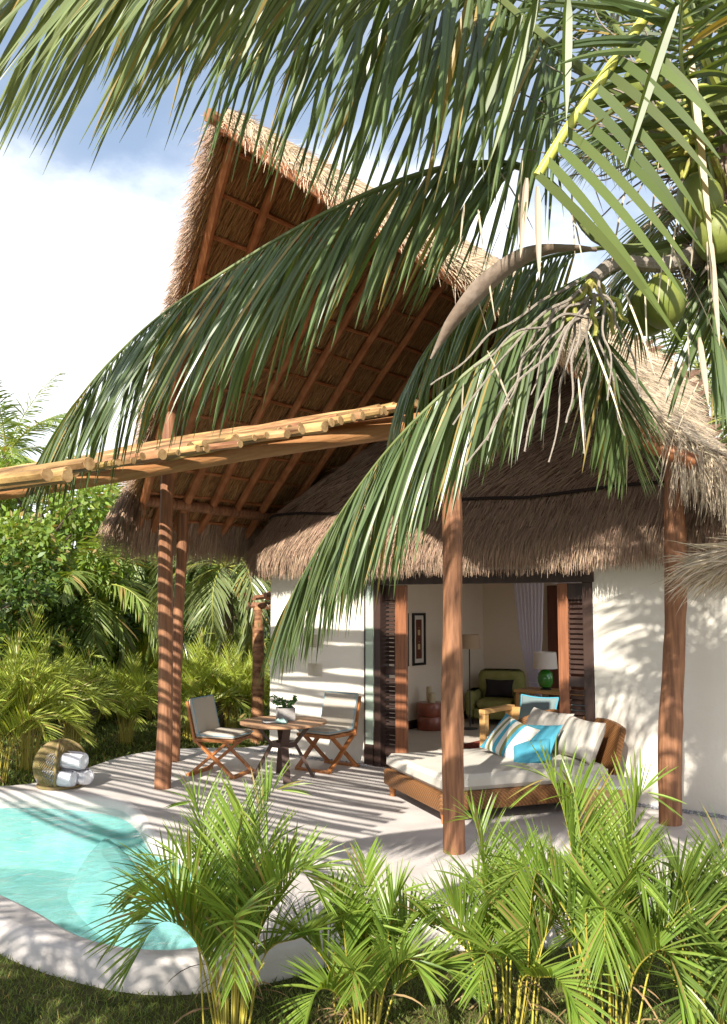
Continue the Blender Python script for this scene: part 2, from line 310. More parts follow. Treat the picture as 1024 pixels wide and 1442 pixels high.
gap = N.new('ShaderNodeMapRange'); gap.inputs[1].default_value = .965; gap.inputs[2].default_value = 1.0; gap.inputs[3].default_value = 0; gap.inputs[4].default_value = -.30; L.new(dt_.outputs['Value'], gap.inputs[0]); ad2 = N.new('ShaderNodeMath'); ad2.operation = 'ADD'; L.new(ad.outputs[0], ad2.inputs[0]); L.new(gap.outputs[0], ad2.inputs[1]); ad = ad2
ma = N.new('ShaderNodeMapRange'); ma.interpolation_type = 'SMOOTHSTEP'; ma.inputs[1].default_value = .50; ma.inputs[2].default_value = .68; ma.inputs[3].default_value = .26; L.new(ad.outputs[0], ma.inputs[0])
n2 = N.new('ShaderNodeTexNoise'); n2.inputs['Scale'].default_value = 3.1; n2.inputs['Detail'].default_value = 5; L.new(mp.outputs[0], n2.inputs['Vector'])
cc = N.new('ShaderNodeMix'); cc.data_type = 'RGBA'; cm = N.new('ShaderNodeMapRange'); cm.inputs[1].default_value = .34; cm.inputs[2].default_value = .54; L.new(n2.outputs['Fac'], cm.inputs[0]); L.new(cm.outputs[0], cc.inputs[0]); cc.inputs[6].default_value = (5.4, 6.3, 7.4, 1); cc.inputs[7].default_value = (9.5, 9.7, 10, 1)
mx = N.new('ShaderNodeMix'); mx.data_type = 'RGBA'; L.new(ma.outputs[0], mx.inputs[0]); L.new(sky.outputs[0], mx.inputs[6]); L.new(cc.outputs[2], mx.inputs[7]); L.new(mx.outputs[2], bg.inputs[0]); bg.inputs[1].default_value = .092
cd = bpy.data.cameras.new('camera'); cam = bpy.data.objects.new('camera', cd); COL.objects.link(cam); scene.camera = cam
cd.sensor_fit = 'VERTICAL'; cd.sensor_height = 36; cd.lens = 36 * F / 1442; cd.clip_end = 2000; cd.clip_start = .05
cam.location = (0, 0, CZ); cam.rotation_euler = (math.pi / 2 + TH, 0, 0)
vs = scene.view_settings; vs.view_transform = 'Standard'; vs.look = 'None'; vs.gamma = 1; vs.exposure = .96
scene.cycles.max_bounces = 10; scene.cycles.diffuse_bounces = 5; scene.cycles.transparent_max_bounces = 12

# ------------------------------------------------------------------ ground, terrace, pool
LZ = -.22
OUTER = crv([(-10, 12.3), (-6, 12.1), (-4.63, 12.03), (-4.2, 12.35), (-3.95, 13.2), (-3.7, 14.2), (-3.3, 14.75), (-2.63, 15.05), (-1.74, 15.2), (-.9, 16.5), (2, 19), (6, 16), (9.5, 12), (9, 8.6), (6, 7.8), (3.5, 7.4), (1.5, 7.1), (.3, 7.0), (-.25, 6.75), (-.67, 6.44), (-1.32, 6.27), (-1.97, 6.5), (-2.63, 6.96), (-3.3, 7.6), (-4.4, 8.2), (-6, 8.6), (-10, 8.8)], 260, True)
POOL = crv([(-9, 11.65), (-6, 11.65), (-4.46, 11.62), (-3.89, 11.6), (-3.3, 11.4), (-2.85, 11.1), (-2.5, 10.5), (-2.27, 9.9), (-2.08, 9.5), (-1.72, 9.12), (-1.3, 8.7), (-1.0, 8.0), (-.85, 7.3), (-.9, 6.82), (-1.15, 6.55), (-1.42, 6.5), (-1.75, 6.6), (-2.06, 6.82), (-2.46, 7.25), (-2.88, 7.65), (-3.5, 8.2), (-4.5, 8.75), (-6, 9.1), (-9, 9.3)], 220, True)
def area(p): x, y = p[:, 0], p[:, 1]; return .5 * np.sum(x * np.roll(y, -1) - np.roll(x, -1) * y)
def off(p, d):                                        # inward offset for d>0
    t = nrm(np.roll(p, -1, 0) - np.roll(p, 1, 0)); n = np.stack([-t[:, 1], t[:, 0]], 1) * np.sign(area(p)); return p + n * d
b = MB(); o7 = off(OUTER, .09); p5 = off(POOL, -.05); b.fill([o7, p5], 0)
def loops(b, rings, mi=0):
    b.grid(np.array([[(x, y, z) for x, y in r] for r, z in rings]), mi, cv=True)
loops(b, [(o7, 0), (off(OUTER, .045), -.012), (off(OUTER, .015), -.04), (OUTER, -.085), (OUTER, -.5)])
loops(b, [(p5, 0), (off(POOL, -.02), -.01), (off(POOL, 0), -.04), (POOL, -.2)])
tag(b.build('terrace', M['terrace']), kind='structure')
b = MB(); loops(b, [(POOL, -.2), (off(POOL, .03), -.5), (off(POOL, .12), -.78), (off(POOL, .25), -.85)]); b.fill([off(POOL, .25)], -.85)
tag(b.build('pool_floor', M['basin']), kind='structure')
b = MB(); STEP = crv([(-3.05, 11.2), (-2.95, 10.5), (-2.65, 9.9), (-2.25, 9.3), (-1.8, 8.85), (-1.2, 8.45), (-1.35, 8.62), (-1.85, 9.08), (-2.2, 9.4), (-2.38, 9.85), (-2.62, 10.45), (-2.85, 10.9)], 90, True)
b.fill([off(STEP, .06)], -.44); loops(b, [(off(STEP, .06), -.44), (off(STEP, .0), -.455), (off(STEP, -.06), -.50), (off(STEP, -.16), -.62), (off(STEP, -.3), -.86)]); tag(b.build('pool_step', M['basin']), kind='structure')
b = MB(); b.fill([POOL], -.12); tag(b.build('pool_water', M['water'], smooth=False), kind='structure')
b = MB(); b.fill([np.array([(-300, -60), (300, -60), (300, 500), (-300, 500)]), off(OUTER, .05)], LZ); tag(b.build('lawn', M['lawn'], smooth=False), kind='structure')
def blades(n, x0, x1, y0, y1, L0, L1, W):
    x = rng.uniform(x0, x1, n); y = rng.uniform(y0, y1, n); k = ~inpoly(x, y, off(OUTER, -.015)); x, y = x[k], y[k]; n = len(x)
    a = rng.uniform(0, 6.283, n); t = rng.uniform(.2, 1.1, n); d = np.stack([np.cos(a) * np.sin(t), np.sin(a) * np.sin(t), np.cos(t)], 1); a2 = rng.uniform(0, 6.283, n)
    b.leaves(np.stack([x, y, np.full(n, LZ - .004)], 1), d, np.stack([np.cos(a2), np.sin(a2), 0 * a2], 1), rng.uniform(L0, L1, n), W, rng.uniform(.2, 1.2, n), 3, three=False)
b = MB(); blades(60000, -4.2, 4.6, 5.0, 7.6, .03, .075, .006); blades(26000, -9, -.8, 12, 20, .06, .13, .02); blades(9000, -12, 2, 20, 32, .1, .2, .05)
tag(b.build('grass', M['grass']), kind='stuff')

# ------------------------------------------------------------------ straw helper
def straws(b, pos, dn, nr, L0, L1, W, mi=0, lift=.25, spread=.25, droop=.3, nseg=2):
    n = len(pos); d = nrm(dn + nr * (rng.uniform(-.1, 1, n) * lift)[:, None] + rng.normal(size=(n, 3)) * spread)
    wv = nrm(np.cross(d, nr) + rng.normal(size=(n, 3)) * .3)
    b.leaves(pos, d, wv, rng.uniform(L0, L1, n), rng.uniform(.6, 1.3, n) * W, rng.uniform(0, 1, n) * droop, nseg, three=False, prof=[.9, .9, .25] if nseg == 2 else None, mi=mi)

# ------------------------------------------------------------------ the villa (all parts in its own axes: x along the front wall, y into the house)
villa = thing('thatched_villa', 'white plastered villa under a steep prow-fronted thatched roof with a wide open doorway', 'house', HA, HANG)
def vp(b, name, m, parent=villa, smooth=True): return b.build(name, m, parent, smooth)
DL, DR, DT = .30, 3.70, 2.74
b = MB()
b.box((-1.75, 0, -.1), (-.95, .25, 3.3)); b.box((-.95, 0, -.1), (-.66, .25, 1.20)); b.box((-.95, 0, 1.39), (-.66, .25, 1.63)); b.box((-.95, 0, 1.82), (-.66, .25, 3.3))
b.box((-.95, .16, 1.20), (-.66, .25, 1.39)); b.box((-.95, .16, 1.63), (-.66, .25, 1.82))
b.prism([(-.66, 0), (.06, 0), (.12, .012), (.16, .05), (.27, .22), (.29, .25), (-.66, .25)], -.1, 3.3)
b.box((DL - .012, .05, DT), (DR, .25, 3.3)); b.box((DR, 0, -.1), (9, .25, 3.3)); b.box((DL - .3, 0, DT), (DR, .05, 3.3))
vp(b, 'front_wall', M['plaster'], smooth=False)
b = MB(); b.box((-1.75, .25, -.1), (-1.5, 6.1, 3.3)); vp(b, 'side_wall', [M['plaster']], smooth=False)
b = MB(); b.box((-1.498, 5.9, 0), (2.6, 6.1, 3.2)); b.box((2.6, 5.9, 2.95), (6.3, 6.1, 3.2)); b.box((6.3, 5.9, 0), (6.5, 6.1, 3.2))
b.box((6.5, .25, 0), (6.7, 1.2, 3.2)); b.box((6.5, 1.2, 2.95), (6.7, 4.8, 3.2)); b.box((6.5, 4.8, 0), (6.7, 6.1, 3.2)); b.box((-1.498, .252, 0), (-1.46, 5.9, 3.2))
vp(b, 'inner_wall', M['inner_wall'], smooth=False)
b = MB(); b.box((-1.46, .252, 3.2), (2.4, 5.9, 3.28)); vp(b, 'ceiling', M['inner_wall'], smooth=False)
b = MB(); b.box((-1.46, .2, -.1), (6.5, 5.9, .008)); vp(b, 'floor', M['floor'], smooth=False)
b = MB(); b.box((-1.46, 5.86, .01), (6.4, 5.9, .16)); b.box((-1.46, .5, .01), (-1.43, 5.86, .16)); vp(b, 'skirting', M['dark_wood'], smooth=False)
# sliding doors
b = MB(); b.box((DL - .02, -.025, 2.56), (DR + .02, .2, DT - .004), bev=.006); b.box((.335, -.02, 0), (.45, .2, 2.557), bev=.006); b.box((DR - .13, -.02, 0), (DR - .004, .2, 2.557), bev=.006)
b.box((DL, -.02, .006), (DR - .13, .2, .022)); vp(b, 'door_frame', M['dark_wood'], smooth=False)
def louvre_door(x0, xs, x1, y, stile_first):
    b = MB(); a0, a1 = ((x0, xs) if stile_first else (xs, x1))
    b.box((a0, y, .02), (a1, y + .06, 2.55), bev=.006); door = vp(b, 'door_panel', M['door_wood'], smooth=False)
    l0, l1 = ((xs, x1) if stile_first else (x0, xs)); b = MB()
    for (z0, z1) in ((.02, .3), (1.28, 1.4), (2.35, 2.55)): b.box((l0, y + .004, z0), (l1, y + .056, z1))
    z = .34
    while z < 2.33:
        if not 1.23 < z < 1.42: b.bar((l0, y + .03, z), (l1, y + .03, z), .055, .009, up=V3(0, -.75, .65))
        z += .062
    b.build('louvres', M['dark_wood'], door, False)
louvre_door(.455, .63, .82, .09, False); louvre_door(3.18, 3.32, 3.565, .09, True)
b = MB(); b.box((.19, -.03, .3), (.33, -.022, 2.55)); g = vp(b, 'glass_door', M['door_glass'], smooth=False)
b = MB(); b.box((.185, -.045, .02), (.333, -.006, .3)); b.box((.172, -.04, .02), (.186, -.01, 2.55)); b.build('door_rail', M['dark_wood'], g, False)

# roof planes
RX, RZ = 1.78, 7.2; SL = (RZ - 3.85) / (RX + 2.0); EX = -2.45
zl = lambda x: RZ - (RX - x) * SL
YB = 6.2
nL = nrm(V3(-SL, 0, 1))
rakeY = lambda x: np.interp(x, [EX, RX], [-2.25, -4.40])
TK = .17
b = MB(); nu, nv = 40, 30; U = np.linspace(0, 1, nu); Vv = np.linspace(0, 1, nv)
def lpt(x, v): y0 = rakeY(x); return np.stack([x, y0 + (YB - y0) * v, zl(x)], -1)
XX, VV = np.meshgrid(np.linspace(EX, RX, nu), Vv, indexing='ij'); under = lpt(XX, VV); under += nL * rng.normal(size=XX.shape)[..., None] * .012
b.grid(under); roof = vp(b, 'thatch_roof', M['thatch_under'])
b = MB(); top = lpt(XX, VV) + nL * (TK + .03 * rng.normal(size=XX.shape)[..., None]); b.grid(top[:, ::-1])
b.grid(np.stack([under[:, 0], top[:, 0]], 0)); b.grid(np.stack([top[0], under[0]], 0))
b.build('thatch_cover', M['thatch_pale'], roof)
# right slope: the rake profile swept into the house
RK = np.array([onY(px, py, Y) for px, py, Y in ((305, 165, -4.40), (400, 230, -4.4), (500, 296, -4.3), (600, 360, -4.0), (720, 440, -3.2), (830, 530, -2.2), (930, 615, -1.4), (1012, 662, -.9))])
RK = crv(np.concatenate([RK, [RK[-1] + V3(.35, .35, -.38)]]), 36); RK[0] = (RX, -4.40, RZ)
b = MB(); tt = np.gradient(RK, axis=0); nR = nrm(np.stack([-tt[:, 2], 0 * tt[:, 0], tt[:, 0]], 1))
YR = np.interp(np.linspace(0, 1, len(RK)), [0, .3, .55, .8, 1], [YB, 4, 1.2, 0, -.2])
def rs(v, t): q = RK + nR * t; y = RK[:, 1] + (YR - RK[:, 1]) * v; return np.stack([q[:, 0], y, q[:, 2]], 1)
ru = np.array([rs(v, 0) for v in Vv]); rt = np.array([rs(v, .14) + rng.normal(size=(len(RK), 3)) * .012 for v in Vv])
b.grid(ru[::-1]); b.build('thatch_lining', M['thatch_under'], roof)
b = MB(); b.grid(rt); b.grid(np.stack([rt[0], ru[0]], 0)); b.grid(np.stack([ru[:, -1], rt[:, -1]], 0)); b.build('thatch_cover', M['thatch_pale'], roof)
# rafters, battens, ridge
for k in range(14):
    f = k / 13; yr = -4.22 + (YB - 1 + 4.22) * f ** 1.0; ye = -2.12 + (YB - 1 + 2.12) * f ** 1.25
    b = MB(); pts = np.array([V3(EX - .02 + (RX - EX) * t, ye + (yr - ye) * t, zl(EX - .02 + (RX - EX) * t)) for t in np.linspace(0, 1, 9)]) - nL * (.075 + (.0 if k else .01))
    b.tube(pts + rng.normal(size=pts.shape) * .008, np.linspace(.070, .058, 9) * rng.uniform(.9, 1.1), 8); b.build('rafter', M['rafter_wood'], roof)
for k in range(12):
    x = EX + .12 + (RX - EX - .25) * k / 11; y0 = rakeY(x) + .1; b = MB(); pts = np.array([V3(x, y, zl(x)) - nL * .022 for y in np.linspace(y0, YB - .5, 14)])
    b.tube(pts + rng.normal(size=pts.shape) * .010, .030, 6); b.build('batten', M['rafter_wood'], roof)
b = MB(); b.tube([V3(RX, -4.56, RZ + .02), V3(RX, 0, RZ - .05), V3(RX, YB, RZ - .05)], .07, 8); b.build('ridge_beam', M['post_wood'], roof)
b = MB(); q = RK[:-3] + V3(0, .06, 0) - nR[:-3] * .03; b.tube(q, .075, 8); b.build('rake_beam', M['rafter_wood'], roof)
b = MB(); q = RK[-8:-2].copy(); q0 = toH(P(918, 627, 9.35)); b.tube(np.array([q0 - V3(.25, -.1, -.12), q0, q0 + V3(.2, .08, -.10), q0 + V3(.38, .16, -.2)]), .085, 10); b.build('eave_beam', M['rafter_wood'], roof)
for k in range(9):
    y = -3.2 + k * 1.05; m = (RK[:, 1] <= y) & (YR >= y + .15)
    if m.sum() < 4: continue
    q = np.stack([RK[m, 0], np.full(m.sum(), y + .02), RK[m, 2]], 1) - nR[m] * .06; b = MB(); b.tube(q[::3], .05, 6); b.build('rafter', M['rafter_wood'], roof)
b = MB(); b.tube(np.array([V3(-2.0, -2.32, 3.75), V3(-2.0, -1.2, 3.725), V3(-2.0, .35, 3.68)]), [.082, .08, .075], 12); log = b.build('tie_log', M['post_wood'], roof)
b = MB(); b.tube([V3(-2.0, -2.335, 3.75), V3(-2.0, -2.315, 3.75)], .08, 12); b.build('cut_end', M['cut_wood'], log)
# straw on the underside, the rakes and the eaves
b = MB(); n = 20000; x = rng.uniform(EX, RX, n); v = rng.uniform(0, .75, n) ** 1.3; p = lpt(x, v) - nL * .01
straws(b, p, np.tile(nrm(V3(-1, 0, -SL)), (n, 1)), np.tile(-nL, (n, 1)), .15, .4, .008, lift=.10, spread=.09)
b.build('lining_straw', M['straw_under'], roof)
b = MB(); n = 7000; x = rng.uniform(EX, RX, n); t = rng.uniform(-.02, TK + .04, n); p = lpt(x, np.zeros(n)) + nL * t[:, None] + V3(0, 1, 0) * rng.uniform(0, .1, n)[:, None]
straws(b, p, np.tile(nrm(V3(-1, -.15, -SL)), (n, 1)), np.tile(V3(0, -1, 0), (n, 1)), .10, .28, .0075, lift=.40, spread=.22)
n = 8000; y = rng.uniform(-2.3, 4, n); t = rng.uniform(0, TK, n); p = np.stack([np.full(n, EX + .06) + rng.uniform(0, .12, n), y, np.full(n, zl(EX + .06))], 1) + nL * t[:, None]
straws(b, p, np.tile(nrm(V3(-.25, 0, -1)), (n, 1)), np.tile(V3(-1, 0, 0), (n, 1)), .35, .72, .010, lift=.1, spread=.11, droop=.5)
n = 1400; y = rng.uniform(-2.55, -2.2, n); p = np.stack([EX + rng.uniform(-.02, .5, n), y, np.zeros(n)], 1); p[:, 2] = zl(p[:, 0]); p += nL * rng.uniform(0, TK, n)[:, None]
straws(b, p, np.tile(nrm(V3(-.2, -.1, -1)), (n, 1)), np.tile(V3(-.3, -1, 0), (n, 1)), .25, .6, .014, lift=.15, spread=.15, droop=.5)
b.build('eave_straw', M['straw'], roof)
b = MB(); n = 11000; i = rng.uniform(0, len(RK) - 1.01, n); i0 = i.astype(int); f = (i - i0)[:, None]; q = RK[i0] * (1 - f) + RK[i0 + 1] * f; nn = nR[i0]; td = nrm(tt[i0])
p = q + nn * rng.uniform(-.02, .15, n)[:, None] + V3(0, 1, 0) * rng.uniform(-.02, .25, n)[:, None]
straws(b, p, td * .8 + V3(0, -.35, -.25), nn * .6 + V3(0, -.6, 0), 0.08, .28, .0065, lift=.22, spread=.24, droop=.5)
n = 15000; i = rng.uniform(0, len(RK) - 1.01, n); i0 = i.astype(int); f = (i - i0)[:, None]; q = RK[i0] * (1 - f) + RK[i0 + 1] * f; p = q + nR[i0] * .14; p[:, 1] += rng.uniform(0, 1, n) ** 1.5 * (YR[i0] - p[:, 1])
straws(b, p, nrm(tt[i0]), nR[i0], .12, .34, .008, lift=.10, spread=.15)
# ragged straw hanging off the low right corner, and the loose bundle below it
n = 1500; i = rng.uniform(len(RK) - 7, len(RK) - 1.01, n); i0 = i.astype(int); f = (i - i0)[:, None]; p = RK[i0] * (1 - f) + RK[i0 + 1] * f + nR[i0] * rng.uniform(0, .18, n)[:, None] + V3(0, 1, 0) * rng.uniform(-.05, 1.0, n)[:, None]
straws(b, p, np.tile(V3(.12, -.2, -1.), (n, 1)), np.tile(V3(.3, -1, 0), (n, 1)), .25, .75, .010, lift=.2, spread=.2, droop=.6)
b.build('rake_straw', M['straw_pale'], roof)
b = MB(); c = toH(P(1030, 790, 8.9)); n = 900; a = rng.uniform(-.22, .6, n); p = c + np.stack([a, .25 * a + rng.normal(size=n) * .07, rng.normal(size=n) * .06 + .04 * np.sin(a * 5)], 1)
straws(b, p, np.tile(V3(-1, -.25, -.18), (n, 1)), np.tile(V3(0, -1, 0), (n, 1)), .25, .6, .010, lift=.25, spread=.3, droop=1.1, nseg=5)
b.tube([c + V3(.0, .1, .1), c + V3(.4, .2, .45), c + V3(.7, .4, 1.0)], .03, 6)
b.build('loose_straw', M['straw_pale'], roof)

# skirt roof over the front wall
vv = np.array([0, .08, .2, .35, .5, .65, .8, 1.0]); OO = np.array([.42, .44, .40, .26, .05, -.45, -1.1, -2.6]); ZZ = np.array([2.94, 3.03, 3.18, 3.38, 3.66, 4.2, 4.85, 6.3])
def skirt(s, v):                                      # s: metres along the path, corner at 0 (negative = left side)
    o = np.interp(v, vv, OO); z = np.interp(v, vv, ZZ); r = .30 + np.maximum(o, 0); cx = -1.75 + .3 + np.maximum(-o, 0); cy = .3 + np.maximum(-o, 0)
    q = math.pi / 2 * .6; ang = np.clip(s / .6, -1, 1); th = math.radians(225) + ang * math.pi / 4; x = cx + r * np.cos(th); y = cy + r * np.sin(th)
    x = x + np.where(s > .6, s - .6, 0); y = y + np.where(s < -.6, -(s + .6), 0)
    z = z + .02 * np.sin(s * 2.1) + .05 * np.clip((s - 3.0) / 4, 0, 1)
    n = np.stack([np.cos(th), np.sin(th), np.full_like(x, .45)], -1); return np.stack([x, y, z], -1), nrm(n)
S, Vg = np.meshgrid(np.linspace(-1.6, 8.6, 120), np.linspace(0, 1, 40), indexing='ij'); sk, sn = skirt(S, Vg)
sk += sn * (rng.normal(size=S.shape) * .012)[..., None]; b = MB(); b.grid(sk)
def cull(b):
    v = np.concatenate(b.v)
    for k in list(b.f):
        f = np.concatenate(b.f[k]); c = v[f]; zlim = np.minimum(zl(c[..., 0]), np.interp(c[..., 0], RK[:, 0], RK[:, 2], left=99)) + .08; bad = (c[..., 2] > zlim).all(1).reshape(119, 39); bad = np.cumsum(bad, 1) > 0; b.f[k] = [f[~bad.ravel()]]
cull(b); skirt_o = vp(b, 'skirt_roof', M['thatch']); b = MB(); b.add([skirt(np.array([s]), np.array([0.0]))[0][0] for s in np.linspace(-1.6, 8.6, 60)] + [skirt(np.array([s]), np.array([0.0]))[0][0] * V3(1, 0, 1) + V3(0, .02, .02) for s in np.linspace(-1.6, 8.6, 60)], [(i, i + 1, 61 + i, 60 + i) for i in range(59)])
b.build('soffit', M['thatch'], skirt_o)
b = MB(); n = 46000; s = rng.uniform(-1.6, 8.3, n); v = rng.uniform(0, 1, n) ** 1.3; p, nn = skirt(s, v); dv = skirt(s, np.maximum(v - .03, 0) - .0001)[0] - p; dv[v < .03] = (0, 0, -1)
kz = p[:, 2] < np.minimum(zl(p[:, 0]), np.interp(p[:, 0], RK[:, 0], RK[:, 2], left=99)) - .02; p, nn, dv = p[kz], nn[kz], nrm(dv[kz])
straws(b, p + nn * .012, dv, nn, .15, .36, .0085, lift=.10, spread=.085, droop=.2)
n = 13000; s = rng.uniform(-1.6, 8.3, n); p, nn = skirt(s, np.zeros(n)); p += -nn * rng.uniform(0, .2, n)[:, None] + UP * rng.uniform(-.03, .16, n)[:, None]
straws(b, p, np.tile(V3(0, 0, -1.), (n, 1)), nn, .08, .25, .0075, lift=.12, spread=.13)
b.build('skirt_straw', M['straw'], skirt_o)
b = MB(); s = np.linspace(-.9, 8.3, 140); p, nn = skirt(s, np.full(140, .47) + .012 * np.abs(np.sin(s * 1.9))); b.tube(p + nn * .06, .020, 6); b.build('binding_rope', M['rope_dark'], skirt_o)

# posts
def post(base, top, r0, r1, label, mname='post_wood', bend=.03, n=26):
    base = np.asarray(base, float); top = np.asarray(top, float); t = np.linspace(0, 1, n)[:, None]; path = base + (top - base) * t
    ph = rng.uniform(0, 6, 2); path[:, :2] += bend * np.stack([np.sin(t[:, 0] * 5 + ph[0]), np.sin(t[:, 0] * 4 + ph[1])], 1) * np.sin(t * math.pi)
    b = MB(); r = (r0 + (r1 - r0) * t[:, 0]) * (1 + .05 * np.sin(t[:, 0] * 13 + ph[0]) + rng.normal(size=n) * .015); b.tube(path, r, 16, wob=.02)
    return tag(b.build('wooden_post', M[mname], loc=base), label, 'post')
g = G(229, 1110); post(g - UP * .05, H(-.80, -2.86, 5.02), .10, .085, 'tall leaning peeled log post by the pool with ring-like bands of shadow')
g = G(245, 1072); post(g - UP * .05, H(-2.12, -1.5, 3.66), .085, .08, 'slimmer log post standing just behind the banded post, under the tie log', bend=.02)
g = G(640, 1200); post(g - UP * .05, H(3.66, -3.02, 3.9), .108, .088, 'straight orange-brown log post in front of the daybed', bend=.012)
g = G(944, 1160); post(g - UP * .05, H(5.02, -.72, 3.86), .125, .105, 'knotty crooked reddish log post against the white wall', bend=.045)

# pergola of loose sticks
perg = thing('stick_pergola', 'long pergola of loose yellow poles on a log beam running out over the pool', 'pergola', H(3.66, -3.02, 0), HANG)
pl = toH(H(3.66, -3.02, 0))
def pg(b, name, m, parent=perg, smooth=True): b.xform(lambda v: v - pl); return b.build(name, m, parent, smooth)
bm0 = toH(P(655, 588, 8.72)); bm1 = toH(P(-260, 733, 15.4)); bd = nrm(bm1 - bm0)
b = MB(); b.tube([bm0 - bd * .12 + (bm1 - bm0) * t + UP * .02 * math.sin(t * 9) for t in np.linspace(0, 1, 14)], .115, 12, wob=.02); pg(b, 'log_beam', M['beam_wood'])
def sliver(Y): return np.interp((-3.2 - Y) / 5.1, [0, 1], [624, 650])      # sloping towards the garden, low side outwards
Y = -3.2
while Y > -8.3:
    p0 = onY(250, sliver(Y), Y); z0 = p0[2]
    xr = onY(np.interp(Y, [-8.3, -6.5, -4.6, -3.2], [70, 260, 500, 575]) + rng.uniform(-22, 22), 620, Y)[0]
    x0 = -5.6 + rng.uniform(-.3, .3); b = MB(); m = 16; xs = np.linspace(x0, xr, m); a1, a2 = rng.uniform(0, 6, 2); r = rng.uniform(.024, .044) * np.interp(Y, [-8.3, -5], [.72, 1])
    path = np.stack([xs, Y + .05 * np.sin(xs * .9 + a1) + .02 * np.sin(xs * 2.7 + a2) + rng.normal(size=m) * .004, z0 + .018 * np.sin(xs * 1.3 + a2) + rng.normal(size=m) * .003 + .02], 1)
    b.tube(path, r * np.linspace(.9, 1.05, m), 8, wob=.05); st = pg(b, 'stick', [M['pole_wood']]); ed = nrm(path[-1] - path[-2]); b = MB(); b.tube([path[-1] - ed * .004, path[-1] + ed * .004], r * 1.02, 9); pg(b, 'cut_end', M['cut_wood'], st)
    Y -= rng.uniform(.085, .125)
for k in range(30):                                   # short cut ends laid over the beam, facing the terrace
    t = .14 + .62 * (k + rng.uniform(-.3, .3)) / 30; c = bm0 + (bm1 - bm0) * t + UP * (.115 + rng.choice([0, .05]) * 1.0); r = rng.uniform(.03, .047)
    ang = math.radians(rng.uniform(-188, -172)); d = V3(math.cos(ang), math.sin(ang), -.05 - .02 * rng.uniform()); e = c + V3(.10, -.16, 0) * 1.0 + V3(rng.uniform(-.1, .1), rng.uniform(-.03, .03), rng.uniform(-.02, .01))
    b = MB(); b.tube([e, e + d * .5 + UP * .01, e + d * rng.uniform(1.3, 2.2)], [r, r, r * .9], 9); st = pg(b, 'stick', M['pole_wood'])
    b = MB(); b.tube([e - d * .006, e + d * .004], r * .97, 9); pg(b, 'cut_end', M['cut_wood'], st)
b = MB(); b.tube([V3(x_, -3.2, onY(250, 624, -3.2)[2] - .10) for x_ in np.linspace(-5.6, 2.6, 12)], .058, 9, wob=.02); pg(b, 'bearer_log', M['beam_wood'])
for xx in (-4.6, -1.9):
    b = MB(); b.tube([V3(xx, -3.1, onY(250, 624, -3.1)[2] - .05), V3(xx, -8.3, onY(250, sliver(-8.3), -8.3)[2] - .05)], .05, 8); pg(b, 'cross_pole', M['pole_wood'])
    b = MB(); b.tube([V3(xx, -8.2, -.9), V3(xx, -8.2, onY(250, sliver(-8.2), -8.2)[2] - .1)], .08, 10); pg(b, 'support_leg', M['post_wood'])

# far shelter beside the house
fp = V3(-1.92, 16.9, LZ); fsh = thing('garden_shelter', 'small far shelter with layered round stick roof, half hidden behind the white wall', 'shelter', fp)
b = MB(); b.tube([(0, 0, -.1), (.02, 0, 1.3), (0, 0, 2.45)], [.12, .11, .10], 12); b.build('post', M['pole_wood'], fsh)
b = MB(); b.tube([(-.2, -.05, 2.45), (1.9, .5, 2.45)], .08, 8); b.build('beam', M['post_wood'], fsh)
b = MB()
for k in range(26):
    a = k * .24; b.tube([V3(.9, .5, 2.72), V3(.9 + 1.22 * math.cos(a), .5 + 1.22 * math.sin(a), 2.55 + .05 * (k % 3))], .05, 6)
b.build('stick_roof', M['post_wood'], fsh)
b = MB(); b.tube([(1.8, 1, -.1), (1.8, 1, 2.45)], .11, 10); b.build('post', M['pole_wood'], fsh)

# pebbles along the wall foot
b = MB(); n = 2600; xx = rng.uniform(-1.9, 7, n); yy = rng.uniform(-.17, -.01, n); k = ~((xx > .3) & (xx < 3.4)); xx, yy = xx[k], yy[k]; n = len(xx)
pp = np.array([H(x, y, 0) for x, y in zip(xx, yy)]); r = rng.uniform(.008, .02, n); oc = np.array([(1, 0, 0), (-1, 0, 0), (0, 1, 0), (0, -1, 0), (0, 0, .7), (0, 0, -.7)]); fc = np.array([(0, 2, 4), (2, 1, 4), (1, 3, 4), (3, 0, 4), (2, 0, 5), (1, 2, 5), (3, 1, 5), (0, 3, 5)])
vv_ = pp[:, None] + oc[None] * r[:, None, None] + UP * .006; b.add(vv_.reshape(-1, 3), (np.arange(n)[:, None, None] * 6 + fc[None]).reshape(-1, 3)); tag(b.build('gravel', M['pebble']), kind='stuff')
# ------------------------------------------------------------------ terrace furniture
tb = thing('dining_table', 'round wooden slatted table on dark splayed plank legs', 'table', (-1.06, 12.45, 0), math.radians(-8))
b = MB(); th = np.linspace(-1, 1, 11); R = .575
for k in range(10):
    a0, a1 = th[k] * R + .0025, th[k + 1] * R - .0025; m = 8; ys = np.linspace(a0, a1, m); xs = np.sqrt(np.maximum(R * R - ys ** 2, .0004))
    b.prism([(x, y) for x, y in zip(xs, ys)] + [(-x, y) for x, y in zip(xs[::-1], ys[::-1])], .715, .745)
b.lathe([(.0, .690), (.46, .690), (.46, .714), (.0, .714)], n=32); b.build('tabletop', M['table_top'], tb, False)
for k in range(4):
    a = math.radians(20 + 90 * k); c = V3(math.cos(a), math.sin(a), 0); t = V3(-math.sin(a), math.cos(a), 0); b = MB()
    for (r0, z0, r1, z1) in ((.40, 0, .155, .45), (.155, .45, .36, .70)): b.bar(c * r0 + UP * z0, c * r1 + UP * (z1 - .002), .095, .038, up=c)
    b.build('leg', M['table_leg'], tb, False)
b = MB(); b.lathe([(.11, .415), (.17, .415), (.17, .48), (.11, .48), (.11, .415)], n=8); b.build('hub', M['table_leg'], tb, False)
